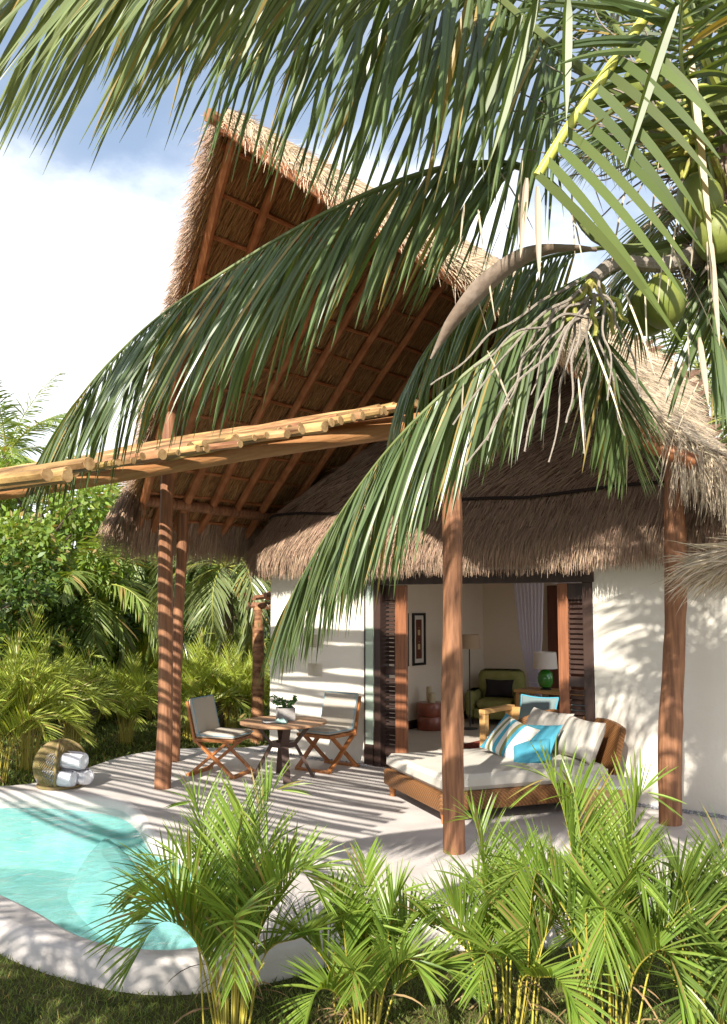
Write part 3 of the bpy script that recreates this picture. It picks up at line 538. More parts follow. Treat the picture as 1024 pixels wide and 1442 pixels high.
def chair(label, loc, rz):
    c = thing('cushioned_chair', label, 'chair', loc, rz, 'teak chairs at the round table'); W = .30
    for s in (-1, 1):
        y = s * (W - .02); b = MB(); b.bar((.33, y, .02), (-.22, y, .46), .032, .06, up=V3(0, 1, 0)); b.build('leg', M['teak'], c, False)
        b = MB(); b.bar((-.33, y - s * .036, .02), (.22, y - s * .036, .46), .032, .06, up=V3(0, 1, 0)); b.build('leg', M['teak'], c, False)
        b = MB(); b.bar((-.24, y, .44), (-.37, y, .98), .03, .055, up=V3(0, 1, 0)); b.build('back_post', M['teak'], c, False)
    for x_ in (.29, -.36): b = MB(); b.box((x_, -W, .0), (x_ + .07, W, .035)); b.build('foot_rail', M['teak'], c, False)
    b = MB(); b.box((-.27, -W, .455), (.33, W, .50), bev=.008); b.build('seat', M['teak'], c, False)
    b = MB(); b.bar((-.36, -W, .93), (-.36, W, .93), .03, .06); b.bar((-.30, -W, .68), (-.30, W, .68), .025, .06); b.build('back_rail', M['teak'], c, False)
    b = MB(); b.box((-.24, -W + .02, .505), (.33, W - .02, .575), bev=.022); q = b.build('seat_cushion', M['cushion'], c)
    b = MB(); b.tube(np.array([(.335, W - .015, .54), (.335, -W + .015, .54)]), .006, 6); b.tube(np.array([(-.24, W - .018, .54), (.33, W - .018, .54)]), .006, 6); b.tube(np.array([(-.24, -W + .018, .54), (.33, -W + .018, .54)]), .006, 6); b.build('piping', M['piping'], q)
    sh_ = lambda v: np.stack([v[:, 0] - (v[:, 2] - .5) * .25, v[:, 1], v[:, 2]], 1)
    b = MB(); b.box((-.235, -W + .01, .54), (-.165, W - .01, 1.02), bev=.025); b.xform(sh_); q = b.build('back_cushion', M['cushion'], c)
    b = MB(); e = W - .012; b.tube(np.array([(-.17, -e, .55), (-.17, -e, 1.0), (-.17, -e + .02, 1.015), (-.17, e - .02, 1.015), (-.17, e, 1.0), (-.17, e, .55)]), .006, 6); b.xform(sh_); b.build('piping', M['piping'], q)
    return c
chair('teak chair with grey cushions on the garden side of the round table', (-1.93, 12.78, 0), math.radians(-20))
chair('teak chair with grey cushions close to the white wall behind the round table', (-.50, 13.20, 0), math.radians(-126))
tp = V3(-1.06, 12.45, .747)
pt = thing('plant_pot', 'square grey concrete pot with trailing green sprigs on the round table', 'potted plant', tp + V3(.02, .08, 0), math.radians(12))
b = MB(); w_ = .115
b.grid(np.array([[(sx * r, sy * r, z) for sx, sy in ((-1, -1), (1, -1), (1, 1), (-1, 1))] for r, z in ((.0, .0), (w_ * .96, .0), (w_, .01), (w_, .165), (w_ - .015, .165), (w_ - .018, .14), (.0, .14))]), cv=True); b.build('pot', M['concrete'], pt, False)
b = MB()
for k in range(9):
    a = rng.uniform(0, 6.28); up = rng.uniform(.3, 1); path = crv([(.03 * math.cos(a), .03 * math.sin(a), .14), (.08 * math.cos(a), .08 * math.sin(a), .14 + .12 * up), (.13 * math.cos(a) - (.1 if k < 4 else 0), .13 * math.sin(a), .14 + .19 * up)], 12)
    b.tube(path, .004, 5); n = 34; i = rng.integers(3, 12, n); d = nrm(rng.normal(size=(n, 3)) + V3(0, 0, .3)); b.leaves(path[i], d, rng.normal(size=(n, 3)), .045, .026, .5, 3)
b.build('foliage', M['succulent'], pt)
bk = thing('book', 'small dark book lying flat by the pot on the round table', 'book', tp + V3(-.15, -.20, 0), math.radians(20))
b = MB(); b.box((-.1, -.07, .0), (.1, .07, .006)); b.box((-.1, -.07, .030), (.1, .07, .036)); b.box((-.1, .064, .006), (.1, .07, .030)); b.build('cover', M['book_cover'], bk, False)
b = MB(); b.box((-.094, -.064, .007), (.096, .063, .029)); b.build('pages', M['paper'], bk, False)
b = MB(); u_, v_ = np.meshgrid(np.linspace(-1, 1, 26), np.linspace(-1, 1, 20), indexing='ij'); zz = .018 + .02 * (1 + np.sin(u_ * 5 + v_ * 3)) * (1 - np.maximum(abs(u_), abs(v_)) ** 4) + .012 * np.sin(v_ * 9)
pts = np.stack([u_ * .075 * (1 + .15 * np.sin(v_ * 4)), v_ * .055 * (1 + .2 * np.sin(u_ * 3)), np.maximum(zz, .002)], -1); b.grid(pts); b.grid(pts[::-1] * V3(1, 1, .02) + V3(0, 0, .001)); b.xform(lambda v: v + tp + V3(-.01, -.24, .0))
tag(b.build('folded_cloth', M['pale_green'], loc=tp + V3(-.01, -.24, 0)), 'crumpled pale green cloth beside the book on the round table', 'cloth')

# towel basket
bp = G(84, 1107)
bs = thing('woven_basket', 'round open-sided woven rope basket on the pool edge', 'basket', bp, math.radians(-42)); b = MB(); RB = .335; CZb = .25
def bsph(lat, lon): return V3(RB * math.cos(lat) * math.cos(lon), RB * math.cos(lat) * math.sin(lon) * .95, max(CZb + RB * .98 * math.sin(lat), .012))
lon0, lon1 = math.radians(62), math.radians(318)
for s in (-1, 1):
    for k in range(42):
        p = []
        for t in np.linspace(0, 1, 22):
            lat = -.8 + 2.25 * t; lo_ = lon0 + (lon1 - lon0) * (k / 42) + s * t * 1.5
            if lon0 <= lo_ <= lon1 or lat > 1.15: p.append(bsph(lat, lo_))
        if len(p) > 3: b.tube(np.array(p), .0075, 5)
b.build('weave', M['basket'], bs)
b = MB(); rim = [bsph(l, lon0) for l in np.linspace(-.85, 1.4, 20)] + [bsph(l, lon1) for l in np.linspace(1.4, -.85, 20)]; b.tube(np.array(rim), .017, 8); b.build('rim', M['basket'], bs)
b = MB(); b.tube(np.array([V3(.27 * math.cos(a), .26 * math.sin(a), .02) for a in np.linspace(0, 6.283, 40)]), .022, 8); b.lathe([(0, .012), (.26, .012), (.26, .02), (0, .022)], n=30); b.build('base', M['basket'], bs)
def towel(label, c, rz, r, Lh):
    o = thing('rolled_towel', label, 'towel', c, rz, 'white towels rolled up in the basket'); b = MB(); a = np.linspace(0, 6.283 * 3.2, 90); rr = np.linspace(.02, r, 90) * (1 + .02 * np.sin(a * 2.3)); m = 12; prof = []
    for k, x in enumerate(np.linspace(-Lh, Lh, m)):
        sc = 1 - .10 * abs(x / Lh) ** 6; prof.append(np.stack([np.full(90, x), rr * np.cos(a) * sc, r + rr * np.sin(a) * sc], 1))
    P_ = np.array(prof); b.grid(P_); b.grid(np.concatenate([P_[:, -30:] * 1.0], 1) + 0)
    for e in (0, -1):
        ring = P_[e]; cen = V3(P_[e, 0, 0], 0, r); n = len(ring); sp_ = [tuple(cen + (p - cen) * .97 - V3(.012 * (1 if e else -1), 0, 0)) for p in ring[-28:]]
        b.add([tuple(cen)] + sp_, [(0, i + 1, i + 2) for i in range(27)] + [(0, 28, 1)])
    b.build('roll', M['towel'], o); return o
ca, sa = math.cos(math.radians(-42)), math.sin(math.radians(-42)); bw = lambda x, y, z: bp + V3(x * ca - y * sa, x * sa + y * ca, z)
towel('white rolled towel at the bottom front of the basket', bw(.15, -.13, .03), math.radians(-20), .11, .25)
towel('white rolled towel at the bottom back of the basket', bw(.17, .10, .03), math.radians(-30), .11, .25)
towel('white rolled towel lying on top of the other two in the basket', bw(.17, -.01, .225), math.radians(-22), .115, .26)

# daybed
DBC = V3(.80, 9.85, 0); DBA = math.radians(20)
db = thing('rattan_daybed', 'wide rattan daybed with cream mattress and curved woven back', 'daybed', DBC, DBA); LX, LY = 2.2, 1.65
dbw = lambda x, y, z=0: DBC + V3(x * math.cos(DBA) - y * math.sin(DBA), x * math.sin(DBA) + y * math.cos(DBA), z)
b = MB(); b.box((0, 0, .13), (LX, LY, .325), bev=.03); b.build('base_frame', M['wicker'], db)
for x, y in ((.09, .09), (.09, LY - .09), (LX - .09, .09), (LX - .09, LY - .09)):
    b = MB(); b.lathe([(0, 0), (.030, 0), (.045, .09), (.052, .14)], (x, y, 0), 14); b.build('leg', M['teak'], db)
b = MB(); n1, n2 = 30, 24; uu = np.linspace(0, 1, n1); 
def slab(x0, x1, y0, y1, z0, z1, r=.05, puff=.012, n=28):
    b = MB(); t = np.linspace(-1, 1, n); X, Y = np.meshgrid(t, t, indexing='ij'); ed = np.maximum(np.abs(X), np.abs(Y)); X2 = (x0 + x1) / 2 + X * (x1 - x0) / 2; Y2 = (y0 + y1) / 2 + Y * (y1 - y0) / 2
    dist = np.minimum((1 - np.abs(X)) * (x1 - x0) / 2, (1 - np.abs(Y)) * (y1 - y0) / 2); rr = np.clip(dist / r, 0, 1); h = (z1 - z0) / 2; prof = np.sqrt(1 - (1 - rr) ** 2)
    zt = (z0 + z1) / 2 + h * (.45 + .55 * prof) + puff * (1 - X ** 4) * (1 - Y ** 4) + .004 * np.sin(X2 * 9 + Y2 * 5); zb = (z0 + z1) / 2 - h * (.45 + .55 * prof)
    b.grid(np.stack([X2, Y2, zt], -1)); b.grid(np.stack([X2, Y2, zb], -1)[::-1])
    e = [(i, 0) for i in range(n)] + [(n - 1, j) for j in range(1, n)] + [(i, n - 1) for i in range(n - 2, -1, -1)] + [(0, j) for j in range(n - 2, 0, -1)]
    T = np.array([(X2[i, j], Y2[i, j], zt[i, j]) for i, j in e]); B_ = np.array([(X2[i, j], Y2[i, j], zb[i, j]) for i, j in e]); b.grid(np.array([B_, (T + B_) / 2, T]), cv=True); return b
slab(.025, LX - .12, .03, LY - .05, .327, .50, n=44).build('mattress', M['canvas'], db)
pth = crv([(1.42, LY - .03, 0), (1.75, LY, 0), (2.05, LY - .03, 0), (2.20, LY - .22, 0), (2.24, .9, 0), (2.23, .4, 0), (2.18, .03, 0)], 60)
b = MB(); s = np.linspace(0, 1, 60); top_ = .52 + .42 * np.clip((s - .02) / .33, 0, 1) ** .8 - .05 * np.clip((s - .8) / .2, 0, 1) ** 2; tn = nrm(np.gradient(pth, axis=0)); on = np.stack([tn[:, 1], -tn[:, 0], 0 * s], 1) * -1
rings = []
for q, dz in ((0, 0), (0, .33), (0, .66), (0, .94), (.2, 1), (.8, 1), (1, .94), (1, .66), (1, .33), (1, 0)):
    z = .30 + (top_ - .30) * dz; rings.append(pth + on * (.07 * q - .035 + .12 * ((z - .3) / .6)[:, None] ** 1.5 * 1.0) * np.where(np.arange(3) < 2, 1, 0) + UP * z[:, None])
b.grid(np.array(rings)); b.grid(np.array([[r[0] for r in rings[:5]], [r[0] for r in rings[:4:-1]]])); b.grid(np.array([[r[-1] for r in rings[:5]], [r[-1] for r in rings[:4:-1]]])[::-1]); b.build('woven_back', M['wicker'], db)
def pillow_mesh(w_, h_, t_, n=26, pw=2.2):
    b = MB(); t = np.linspace(-1, 1, n); X, Y = np.meshgrid(t, t, indexing='ij'); k = np.clip((1 - np.abs(X) ** pw) * (1 - np.abs(Y) ** pw), 0, 1) ** .55; pin = 1 - .07 * (np.abs(X) * np.abs(Y)) ** .0 * ((1 - X ** 2) * (Y ** 4) * 0)
    x = X * w_ / 2 * (1 - .10 * (1 - Y ** 2) * (np.abs(X) ** 3)); y = Y * h_ / 2 * (1 - .10 * (1 - X ** 2) * (np.abs(Y) ** 3)); wr = .02 * np.sin(X * 6 + Y * 3) * k * t_ * 2
    b.grid(np.stack([x, y, k * t_ / 2 + wr], -1)); b.grid(np.stack([x, y, -k * t_ / 2], -1)[::-1]); return b
def pillow(name, label, cat, c, size, mname, az, tilt, roll=0, group=None, pw=2.2):
    o = pillow_mesh(*size, pw=pw).build(name, M[mname]); o.location = c
    from mathutils import Matrix
    # plane faces direction az (horizontal), leaning back by tilt from upright; roll turns it in its own plane
    R_ = Matrix.Rotation(az + math.pi / 2, 4, 'Z') @ Matrix.Rotation(math.pi / 2 - tilt, 4, 'X') @ Matrix.Rotation(roll, 4, 'Z'); o.rotation_euler = R_.to_euler(); return tag(o, label, cat, group)
wx = DBA + math.pi
pillow('back_cushion', 'cream back cushion at the far end of the curved woven back', 'cushion', dbw(1.98, 1.16, .74), (.80, .52, .26), 'canvas', wx + .12, .45, 0, 'cream back cushions of the daybed', 3.5)
pillow('back_cushion', 'cream back cushion at the near end of the curved woven back', 'cushion', dbw(2.0, .45, .73), (.78, .50, .26), 'canvas', wx - .05, .45, 0, 'cream back cushions of the daybed', 3.5)
pillow('throw_pillow', 'turquoise throw pillow leaning behind the striped one on the daybed', 'pillow', dbw(1.60, .72, .68), (.50, .50, .18), 'turquoise', wx + .35, .75, .12)
pillow('throw_pillow', 'turquoise throw pillow lying low under the striped pillow edge', 'pillow', dbw(1.38, .50, .60), (.46, .44, .17), 'turquoise', wx + .5, 1.1, .5)
pillow('throw_pillow', 'throw pillow with turquoise, cream and olive stripes on the daybed', 'pillow', dbw(1.34, .94, .70), (.56, .54, .20), 'striped', wx + .55, .72, -.35)

st = thing('side_table', 'low conical wooden side table with white stone top beside the daybed', 'side table', (2.46, 9.72, 0))
b = MB(); b.lathe([(0, 0), (.12, 0), (.13, .03), (.20, .26), (.30, .455), (.29, .46), (0, .46)], n=36); b.build('pedestal', M['cone_wood'], st)
b = MB(); b.lathe([(0, .462), (.335, .462), (.342, .47), (.342, .488), (.335, .496), (0, .497)], n=40); b.build('tabletop', M['marble'], st)

# sofa just inside the doorway
so = thing('wooden_sofa', 'light wood framed sofa with white seat cushion just inside the doorway', 'sofa', H(1.55, .85, 0), HANG)
for x in (0, 1.5):
    b = MB(); b.box((x, 0, 0), (x + .09, .10, .74)); b.box((x, .72, 0), (x + .09, .82, .74)); b.box((x, -.01, .742), (x + .10, .83, .80)); b.box((x + .01, .10, .20), (x + .08, .72, .30)); b.build('arm_frame', M['light_wood'], so, False)
b = MB(); b.box((.09, .02, .2), (1.5, .80, .30)); b.box((.09, .74, .302), (1.5, .80, .78)); b.build('seat_frame', M['light_wood'], so, False)
slab(.10, 1.49, .03, .72, .302, .47).build('seat_cushion', M['canvas'], so)
pillow('scatter_pillow', 'grey-green pillow with turquoise edging standing on the wooden sofa', 'pillow', H(2.2, 1.35, .76), (.62, .46, .16), 'teal_grey', HANG - math.pi / 2 - .1, .25)
pillow('scatter_pillow', 'grey-green turquoise-edged pillow half hidden by the louvred door', 'pillow', H(2.85, 1.40, .74), (.56, .44, .16), 'teal_grey', HANG - math.pi / 2 - .1, .25)
for o_ in [o for o in bpy.data.objects if o.name.startswith('scatter_pillow')]:
    hw, hh = (.31, .23) if o_.name == 'scatter_pillow' else (.28, .22); b = MB(); t = np.linspace(0, 1, 20)[:, None]; cs = np.array([(-hw, -hh, 0), (hw, -hh, 0), (hw, hh, 0), (-hw, hh, 0)])
    q = np.concatenate([cs[i] * (1 - t) + cs[(i + 1) % 4] * t - nrm((cs[i] + cs[(i + 1) % 4]) / 2) * .022 * np.sin(t * math.pi) for i in range(4)]); b.tube(q, .011, 6); b.build('piping', M['turquoise'], o_)

# ------------------------------------------------------------------ inside the room
def room(name, label, cat, x, y, z=0.008, rz=0.0, group=None): return thing(name, label, cat, H(x, y, z), HANG + rz, group)
ac = room('armchair', 'olive green velvet armchair in the back corner of the room', 'armchair', -.68, 5.15, rz=math.radians(-62) + math.pi / 2 - .15)
# local: faces -y
for nm, bx, bv in (('seat', (-.40, -.48, .10, .40, .30, .30), .05), ('seat_cushion', (-.33, -.52, .302, .33, .22, .46), .06), ('backrest', (-.46, .22, .10, .46, .50, .98), .12), ('arm', (-.56, -.46, .10, -.37, .3, .62), .085), ('arm', (.37, -.46, .10, .56, .3, .62), .085)):
    b = MB(); b.box(bx[:3], bx[3:], bev=bv); b.build(nm, M['velvet'], ac)
for x in (-.42, .42):
    for y in (-.4, .36): b = MB(); b.lathe([(0, 0), (.02, 0), (.03, .10)], (x, y, 0), 10); b.build('leg', M['dark_wood'], ac)
acw = lambda x, y, z: np.array(H(-.68, 5.15, 0)) + V3(x * math.cos(ac.rotation_euler[2]) - y * math.sin(ac.rotation_euler[2]), x * math.sin(ac.rotation_euler[2]) + y * math.cos(ac.rotation_euler[2]), z)
pillow('armchair_pillow', 'dark brown pillow leaning on the green armchair', 'pillow', acw(.0, .08, .64), (.56, .36, .15), 'dark_cloth', ac.rotation_euler[2] - math.pi / 2, .3)
lp = room('floor_lamp', 'floor lamp with tan drum shade partly hidden behind the front post', 'floor lamp', -.60, 4.0)
b = MB(); b.lathe([(0, 0), (.14, 0), (.14, .02), (.012, .03), (.012, 1.6), (0, 1.6)], n=20); b.build('stand', M['metal_dark'], lp)
b = MB(); b.lathe([(.20, 1.45), (.185, 1.70), (.183, 1.70), (.198, 1.45)], n=32); b.lathe([(.012, 1.66), (.184, 1.665), (.184, 1.67), (.012, 1.672)], n=24); b.build('lamp_shade', M['shade_tan'], lp)
dr = room('drum_table', 'stacked red lacquered wooden drum table by the left wall of the room', 'side table', -1.12, 3.5)
for k in (0, 1): b = MB(); z = .005 + k * .245; b.lathe([(0, z), (.235, z), (.25, z + .02), (.25, z + .21), (.235, z + .238), (0, z + .238)], n=36); b.build('drum', M['red_wood'], dr)
for dx, h_, r, lb in ((-.06, .27, .05, 'taller cream pillar candle on the red drum table'), (.06, .17, .055, 'shorter cream pillar candle on the red drum table')):
    b = MB(); c0 = H(-1.12 + dx, 3.5 - dx * .6, .497); b.lathe([(0, 0), (r, 0), (r, h_ - .008), (r - .01, h_), (.02, h_ - .012), (0, h_ - .014)], n=24); b.tube([(0, 0, h_ - .015), (.003, 0, h_ + .012)], .003, 5); b.xform(lambda v: v + c0); tag(b.build('pillar_candle', M['wax'], loc=c0), lb, 'candle', 'candles on the drum table')
for (y0, y1, lb) in ((2.86, 3.26, 'dark framed art half hidden behind the louvred door stile'), (3.40, 3.80, 'dark framed art with two gold motifs in full view on the room wall')):
    f = thing('framed_picture', lb, 'picture', H(-1.46, (y0 + y1) / 2, 1.62), HANG, 'framed pictures on the room wall'); hy = (y1 - y0) / 2; b = MB()
    for a, c_ in (((.0, -hy, -.48), (.035, -hy + .045, .48)), ((.0, hy - .045, -.48), (.035, hy, .48)), ((.0, -hy + .045, -.48), (.035, hy - .045, -.435)), ((.0, -hy + .045, .435), (.035, hy - .045, .48))): b.box(a, c_)
    b.build('frame', M['frame_black'], f, False); b = MB(); b.box((.002, -hy + .045, -.435), (.012, hy - .045, .435)); b.build('mount', M['mat_board'], f, False)
    b = MB(); b.box((.0125, -hy * .45, -.36), (.016, hy * .45, .36)); b.build('print', M['art_brown'], f, False); b = MB()
    for z in (-.14, .12): b.box((.0165, -.035, z - .05), (.019, .035, z + .05)); b.lathe([(0, 0), (.02, .01), (.0, .02)], (.018, 0, z + .08), 8)
    b.build('motif', M['art_gold'], f, False)
dk = room('desk', 'wooden desk with flat top under the green glass lamp', 'desk', .22, 4.15)
b = MB(); b.box((0, 0, .70), (1.9, .62, .75), bev=.006); b.build('tabletop', M['light_wood'], dk, False)
for x in (.03, 1.81):
    for y in (.03, .53): b = MB(); b.box((x, y, 0), (x + .06, y + .06, .698)); b.build('leg', M['light_wood'], dk, False)
tl = room('table_lamp', 'table lamp with round green glass base and pale drum shade on the desk', 'table lamp', .70, 4.45, .76)
b = MB(); b.lathe([(0, 0), (.09, 0), (.10, .012), (.07, .03), (0, .03)], n=24); b.build('base', M['metal_dark'], tl)
b = MB(); b.lathe([(.05, .031), (.10, .05), (.135, .12), (.14, .20), (.125, .29), (.07, .345), (.035, .36), (.0, .362)], n=32); b.build('body', M['green_glass'], tl)
b = MB(); b.lathe([(.215, .37), (.195, .66), (.193, .66), (.213, .37)], n=36); b.lathe([(.01, .62), (.194, .625), (.194, .63), (.01, .632)], n=20); b.tube([(0, 0, .36), (0, 0, .63)], .008, 6); b.build('lamp_shade', M['lamp_shade'], tl)
b = MB(); b.box((.10, 5.70, .1), (1.2, 5.895, 2.62), bev=.01); wd = tag(b.build('wardrobe', M['wardrobe'], smooth=False), 'tall dark red-brown wooden wardrobe behind the green lamp', 'wardrobe'); wd.location = HA; wd.rotation_euler = (0, 0, HANG)
b = MB(); b.box((.13, 5.685, .14), (.64, 5.698, 2.58)); b.box((.66, 5.685, .14), (1.17, 5.698, 2.58)); b.build('door', M['wardrobe'], wd, False)
cu = room('white_curtain', 'sheer white curtain gathered and tied at its waist', 'curtain', .10, 4.95)
b = MB(); t = np.linspace(0, 1, 70); zz = np.linspace(.05, 2.95, 40); wz = np.interp(zz, [0, .6, .82, 1.0, 1.6, 2.95], [.20, .15, .09, .13, .24, .34])
b.grid(np.array([[V3((tt_ - .5) * 2 * w2 + .12 * (z < 2.95) * (2.95 - z) / 2.95, .035 * math.sin(tt_ * 50) * (.5 + w2) + .01 * math.sin(z * 3), z) for tt_ in t] for z, w2 in zip(zz, wz)])); b.build('drape', M['curtain'], cu)
b = MB(); b.tube([V3(.09 + .10 * math.cos(a), .05 * math.sin(a), .82) for a in np.linspace(0, 6.283, 24)], .012, 6); b.build('tie_band', M['curtain'], cu)
b = MB(); xs = np.linspace(-.3, 2.2, 60); b.grid(np.array([[V3(x, .02 * math.sin(x * 22), z + .10 * math.cos(x * 2.6)) for x in xs] for z in (2.62, 2.75, 2.95)])); b.build('valance', M['curtain'], cu)
b = MB(); b.box((.3, 2.1, .009), (2.4, 3.6, .024), bev=.006); rg = tag(b.build('rug', M['rug'], smooth=False), 'dark red rug on the pale floor inside the doorway', 'rug'); rg.location = HA; rg.rotation_euler = (0, 0, HANG)

# garden spotlight in front
gp = G(668, 1418, LZ); gs = thing('garden_spotlight', 'small black garden spotlight low among the front palms', 'spotlight', gp)
b = MB(); b.tube([(0, 0, -.05), (0, 0, .07)], .012, 8); b.build('spike', M['black_plastic'], gs)
b = MB(); b.tube([(.03, -.05, .03), (-.01, .02, .12), (-.03, .06, .19)], [.034, .04, .045], 14); b.build('lamp_body', M['black_plastic'], gs)

# ------------------------------------------------------------------ palms
def frond(b, path, n, L, W, lat, along, down, droop, n0=.12, tip=.35, base=.55, nseg=6, jit=.10, mi=0, mr=1, r0=.02, lift=0.0, sides=(-1, 1), three=True, fold=.25, roll=0.0, tubeN=6):
    m = 60; p = crv(path, m); T = nrm(np.gradient(p, axis=0)); S = np.cross(T, UP); bad = np.linalg.norm(S, axis=1) < .25
    S = nrm(S);
    if bad.any() and not bad.all():
        g_ = np.flatnonzero(~bad)
        for i in np.flatnonzero(bad): S[i] = S[g_[np.argmin(abs(g_ - i))]]
    S = nrm(S - T * np.sum(S * T, 1, keepdims=True)); Nn = np.cross(S, T)
    if roll: S, Nn = S * math.cos(roll) + Nn * math.sin(roll), Nn * math.cos(roll) - S * math.sin(roll)
    if tubeN: b.tube(p, np.linspace(1, .12, m) * r0, tubeN, mi=mr)
    for sd in sides:
        s = np.clip(np.linspace(n0, .995, n) + rng.normal(size=n) * .002, 0, .999); i = s * (m - 1); i0 = np.minimum(i.astype(int), m - 2); f = (i - i0)[:, None]
        lerp = lambda A: A[i0] * (1 - f) + A[i0 + 1] * f
        bp_, t, sv, nv = lerp(p), nrm(lerp(T)), nrm(lerp(S)), nrm(lerp(Nn)); q = (s - n0) / (1 - n0)
        ln = L * np.interp(q, [0, .15, .4, .75, 1], [base, .85, 1, .8, tip]) * rng.uniform(.9, 1.06, n); al = (along + .5 * q ** 3)[:, None]
        d = t * al + sv * sd * lat * (1 - .3 * q ** 2)[:, None] + nv * lift - UP * down + rng.normal(size=(n, 3)) * jit
        wv = t + nv * sd * .25 + rng.normal(size=(n, 3)) * .15
        b.leaves(bp_, d, wv, ln, W * np.interp(q, [0, .3, 1], [.8, 1, .6]), droop * rng.uniform(.75, 1.25, n), nseg, fold=fold, mi=mi, three=three)
    return p

# the big coconut palm whose fronds hang into the picture
HB = V3(2.55, 4.35, LZ); HT = P(1012, 300, 4.55)
cp = thing('coconut_palm', 'big coconut palm leaning in from the right with green coconuts and drooping fronds', 'palm tree', HB)
def pp(b, name, ms, smooth=True): b.xform(lambda v: v - HB); return b.build(name, ms, cp, smooth)
b = MB(); tr = crv([HB + V3(0, 0, -.1), HB + V3(.02, .05, 1.2), HB + V3(-.12, .1, 2.6), HT + V3(.28, .18, -.75), HT + V3(.12, .1, .05), HT + V3(.1, .1, .35)], 70)
b.tube(tr, np.linspace(.17, .12, 70) * (1 + .05 * (np.arange(70) % 3 == 0)), 16); pp(b, 'trunk', M['palm_trunk'])
b = MB(); n = 900; a = rng.uniform(0, 6.283, n); z = rng.uniform(-.35, .45, n); q = HT + np.stack([.12 + .15 * np.cos(a), .1 + .15 * np.sin(a), z], 1)
b.leaves(q, np.stack([np.cos(a) * .6, np.sin(a) * .6, rng.uniform(-1, 1, n)], 1), rng.normal(size=(n, 3)), rng.uniform(.1, .35, n), .02, .8, 3, three=False)
b.ball(HT + V3(.12, .12, .1), (.2, .2, .42)); pp(b, 'crown_fibre', M['spathe'])
PX = lambda L_: [P(*q) for q in L_]
fm = [M['coco_leaf'], M['coco_rachis']]
def cfrond(path, *a, ms=None, **k): b = MB(); p = frond(b, PX(path), *a, **k); return pp(b, 'frond', ms or fm)
# long arching frond across the middle
cfrond([(985, 330, 4.6), (900, 352, 4.6), (838, 335, 4.6), (800, 285, 4.6), (752, 242, 4.55), (690, 230, 4.5), (600, 243, 4.42), (480, 290, 4.4), (350, 362, 4.5), (230, 442, 4.62), (150, 515, 4.75), (98, 580, 4.85), (60, 645, 4.95)], 104, 1.02, .028, .34, .55, .70, .55, n0=.27, base=.85, tip=.40, r0=.026, jit=.06, nseg=7)
# lower frond falling to the left over the doorway
cfrond([(960, 350, 4.5), (880, 372, 4.45), (820, 412, 4.35), (745, 462, 4.3), (662, 522, 4.3), (585, 592, 4.35), (525, 660, 4.45), (472, 735, 4.55), (432, 800, 4.62), (398, 862, 4.7)], 96, .90, .026, .34, .52, .75, .55, n0=.26, base=.85, tip=.45, r0=.022, jit=.07)
# short frond falling straight down
cfrond([(955, 360, 4.55), (880, 395, 4.5), (850, 440, 4.5), (850, 500, 4.5), (868, 560, 4.55), (885, 630, 4.6)], 56, .58, .028, .62, .5, .35, .45, n0=.26, base=.9, tip=.5, r0=.016, jit=.08)
cfrond([(960, 350, 4.6), (850, 380, 4.7), (770, 420, 4.8), (720, 470, 4.9), (690, 540, 5.0), (678, 600, 5.05)], 50, .54, .027, .6, .5, .4, .5, n0=.3, base=.9, tip=.5, r0=.016, jit=.08)
cfrond([(965, 345, 4.8), (840, 350, 4.9), (742, 372, 5.0), (662, 420, 5.1), (602, 490, 5.2), (562, 562, 5.25)], 54, .72, .026, .5, .35, .75, .5, n0=.3, base=.9, tip=.5, r0=.016, jit=.09)
# the thick green one rising to the top edge and arching left above the picture
cfrond([(985, 225, 4.5), (920, 165, 4.4), (830, 105, 4.3), (760, 48, 4.25), (690, -12, 4.2), (590, -95, 4.1), (470, -140, 4.0), (350, -150, 3.95), (240, -130, 3.9), (160, -90, 3.9)], 92, 1.42, .032, .30, .30, .95, .30, n0=.26, base=.85, tip=.4, r0=.034, jit=.09, nseg=7)
cfrond([(1000, 215, 4.7), (930, 120, 4.8), (850, 20, 4.9), (760, -70, 4.9), (650, -125, 4.9), (540, -140, 4.85), (430, -125, 4.8), (330, -75, 4.8)], 78, 1.48, .030, .5, .62, .62, .35, n0=.25, base=.9, tip=.5, r0=.026, jit=.10, nseg=6)
# sunlit frond in the upper left
cfrond([(1010, 120, 4.2), (900, -100, 3.9), (740, -220, 3.6), (560, -260, 3.4), (400, -240, 3.3), (260, -190, 3.25), (120, -130, 3.25), (0, -70, 3.3), (-90, -10, 3.35)], 104, 1.40, .031, .32, .62, .72, .18, n0=.30, base=.8, tip=.5, r0=.022, jit=.05, ms=[M['coco_leaf_pale'], M['rachis']])
cfrond([(1012, 290, 4.45), (985, 190, 4.15), (960, 90, 3.9), (965, -40, 3.7), (1000, -160, 3.6)], 40, .7, .034, .6, .5, .4, .5, n0=.2, r0=.02, jit=.1)
cfrond([(1015, 300, 4.6), (1000, 380, 4.5), (1010, 470, 4.45), (1040, 560, 4.4)], 34, .6, .032, .6, .5, .4, .5, n0=.2, r0=.02, jit=.1)
